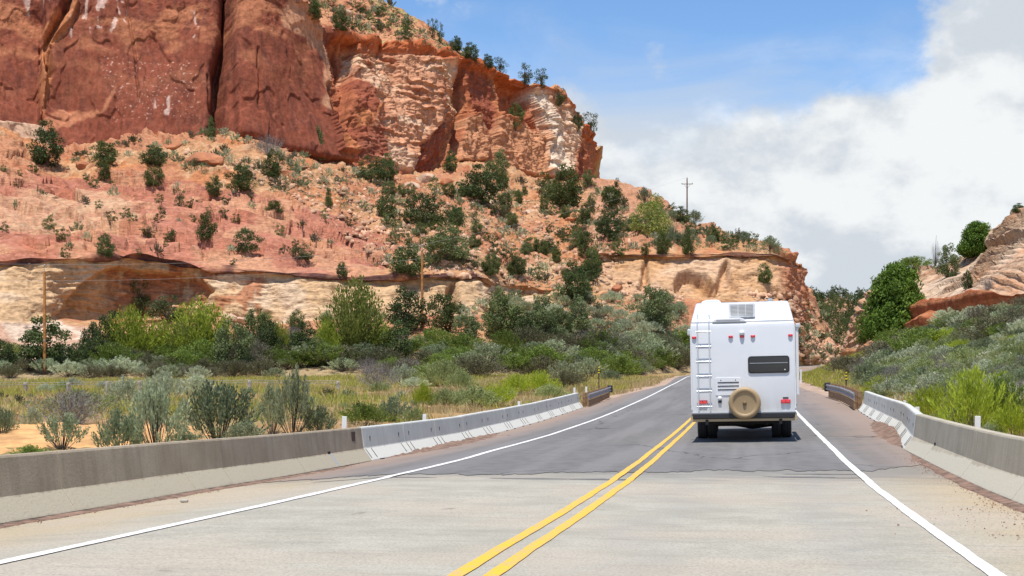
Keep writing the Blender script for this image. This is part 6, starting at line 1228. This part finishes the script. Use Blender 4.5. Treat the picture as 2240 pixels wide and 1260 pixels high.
obj("dirt_drift", np_mesh("dirt_drift", dv_, df_, smooth=True, mats=[mat("drift_dirt", (.20, .125, .09), .97, var=.45, vscale=5, bump=1.0, bscale=45)]), kind='stuff')['label'] = "brown dirt and litter drifted against the concrete barriers"

def ground_cover(name, pts, sz, m, label, per=34):
    global rng
    rng = np.random.RandomState(len(pts)); n = len(pts); P_ = np.repeat(np.asarray(pts, float), per, 0); S_ = np.repeat(np.asarray(sz), per); d_ = unit(n * per); d_[:, 2] = np.abs(d_[:, 2]) * .9
    q = P_ + d_ * (S_ * (.55 + .45 * rng.rand(n * per)))[:, None] * np.array([1.1, 1.1, .9]); v, f = cards(q, d_ + .5 * unit(n * per) + np.array([0, 0, .5]), unit(n * per), S_ * .42, S_ * .2)
    o = obj(name, np_mesh(name, v, f, mats=[m]), kind='stuff'); o['label'] = label
pts = ray_pts([(420, 330), (900, 398), (1290, 402), (1420, 470), (1460, 540), (1290, 555), (1230, 640), (1090, 625), (1060, 590), (840, 590), (830, 480), (640, 430), (380, 370)], 1500, 51, 'h')
ground_cover("ground_cover", [p[:] for p in pts], .24 + .45 * rs.rand(len(pts)) ** 2, LM['greensage'], "tiny grey-green plants dotted over the whole talus slope")
pts = ray_pts([(1300, 410), (1500, 490), (1720, 556), (1600, 548), (1440, 540)], 240, 52, 'h') + ray_pts([(1290, 650), (1500, 655), (1510, 780), (1330, 780), (1090, 745), (1060, 690)], 420, 53, 'h')
ground_cover("ground_cover", [p[:] for p in pts], .35 + .5 * rs.rand(len(pts)) ** 2, LM['sage'], "low pale scrub covering the far sage flat and ridge")
pts = ray_pts([(1870, 830), (1960, 800), (2100, 750), (2240, 700), (2240, 880), (2060, 890), (1930, 880)], 500, 54, 'g')
ground_cover("ground_cover", [p[:] for p in pts], .16 + .25 * rs.rand(len(pts)) ** 2, LM['palesage'], "low pale plants filling gaps on the right slope")
pts = ray_pts([(650, 0), (840, 0), (960, 88), (1060, 146), (980, 112), (850, 88), (760, 72)], 200, 55, 'c')
ground_cover("ground_cover", [p[:] for p in pts], .35 + .6 * rs.rand(len(pts)) ** 2, LM['greensage'], "small plants on the slope above the cliff rim")

# grass in the field: thin blades in tufts
def grass(name, pts, h, m, label, nb=6, seed=1):
    r_ = np.random.RandomState(seed); n = len(pts); P_ = np.repeat(np.asarray(pts, float), nb, 0); N_ = len(P_); hh = np.repeat(h * (.5 + r_.rand(n)), nb) * (.6 + .6 * r_.rand(N_))
    a = r_.uniform(0, 6.28, N_); P_[:, 0] += r_.normal(0, .10, N_); P_[:, 1] += r_.normal(0, .10, N_); w_ = hh * .10; ln = r_.uniform(.1, .7, N_) * hh; b_ = r_.uniform(0, 6.28, N_)
    side = np.stack([np.cos(a) * w_, np.sin(a) * w_, 0 * a], -1); tip = P_ + np.stack([np.cos(b_) * ln, np.sin(b_) * ln, hh], -1); P_[:, 2] -= .04
    v = np.stack([P_ - side, P_ + side, tip], 1).reshape(-1, 3)
    o = obj(name, np_mesh(name, v, None, np.arange(len(v)).reshape(-1, 3), mats=[m]), kind='stuff'); o['label'] = label
def field_pts(n, pr_, qr_, seed, dens=None):
    r_ = np.random.RandomState(seed); p_ = r_.uniform(*pr_, n); q_ = r_.uniform(*qr_, n); X, Y = PQ(p_, q_)
    if dens: k = dens(X, Y, r_.rand(n)); X, Y = X[k], Y[k]
    k = np.hypot((X + 13.6) / 5.0, (Y - 43.5) / 6.2) > .8; X, Y = X[k], Y[k]
    s, o = road_coords(X, Y); a = a_edges(s); k = (o < a[0] - .9) | (o > a[1] + 1.2); X, Y = X[k], Y[k]
    return np.stack([X, Y, ground_z(X, Y)], -1)
M_gdry = leaf_mat("dry_grass", (.44, .33, .15), (.62, .50, .26), None, .0, .3, 1.0); M_ggrn = leaf_mat("green_grass", (.28, .29, .05), (.55, .52, .13), None, .0, .35, .8)
nz = lambda X, Y, s_, sd_: fbm(vec3(X, Y, X * 0), s_, 3, sd_)
grass("dry_grass", field_pts(42000, (30, 135), (-75, -8.9), 41, lambda X, Y, r: nz(X, Y, 1 / 7., 60) + .5 * r > .24), .26, M_gdry, "dry straw-coloured grass across the field left of the road", 6, 1)
grass("green_grass", field_pts(34000, (50, 145), (-80, -8.9), 42, lambda X, Y, r: nz(X, Y, 1 / 11., 61) + .4 * r > .40 - .45 * sstep(78, 100, Y)), .30, M_ggrn, "yellow-green grass across the field left of the road", 6, 2)
grass("verge_grass", field_pts(22000, (60, 165), (4.0, 14), 43, lambda X, Y, r: nz(X, Y, 1 / 9., 62) + .6 * r > .05), .30, M_ggrn, "yellow-green grass on the verge right of the road", 6, 3)
grass("verge_grass", field_pts(16000, (24, 110), (5.2, 24), 44, lambda X, Y, r: nz(X, Y, 1 / 6., 63) + .5 * r > .1), .28, M_gdry, "dry grass between the shrubs on the right slope", 6, 4)
grass("verge_grass", field_pts(12000, (84, 150), (-22, -6.5), 45, lambda X, Y, r: nz(X, Y, 1 / 6., 64) + .5 * r > .1), .26, M_gdry, "dry grass along the left verge past the guardrail", 6, 5)
# loose stone on the deck
MB().box((0, 0, .02), (.10, .07, .04), .015).build("stone", mat("pale_stone", (.42, .38, .32), .9), None, loc=(*[float(k) for k in road_xy(17.6, -5.35)], float(z_r(17.6, -5.35)) + .002), label="small pale stone lying on the left shoulder of the bridge", cat="stone")
print("T all", round(time.time() - T0, 1), len(bpy.data.objects))
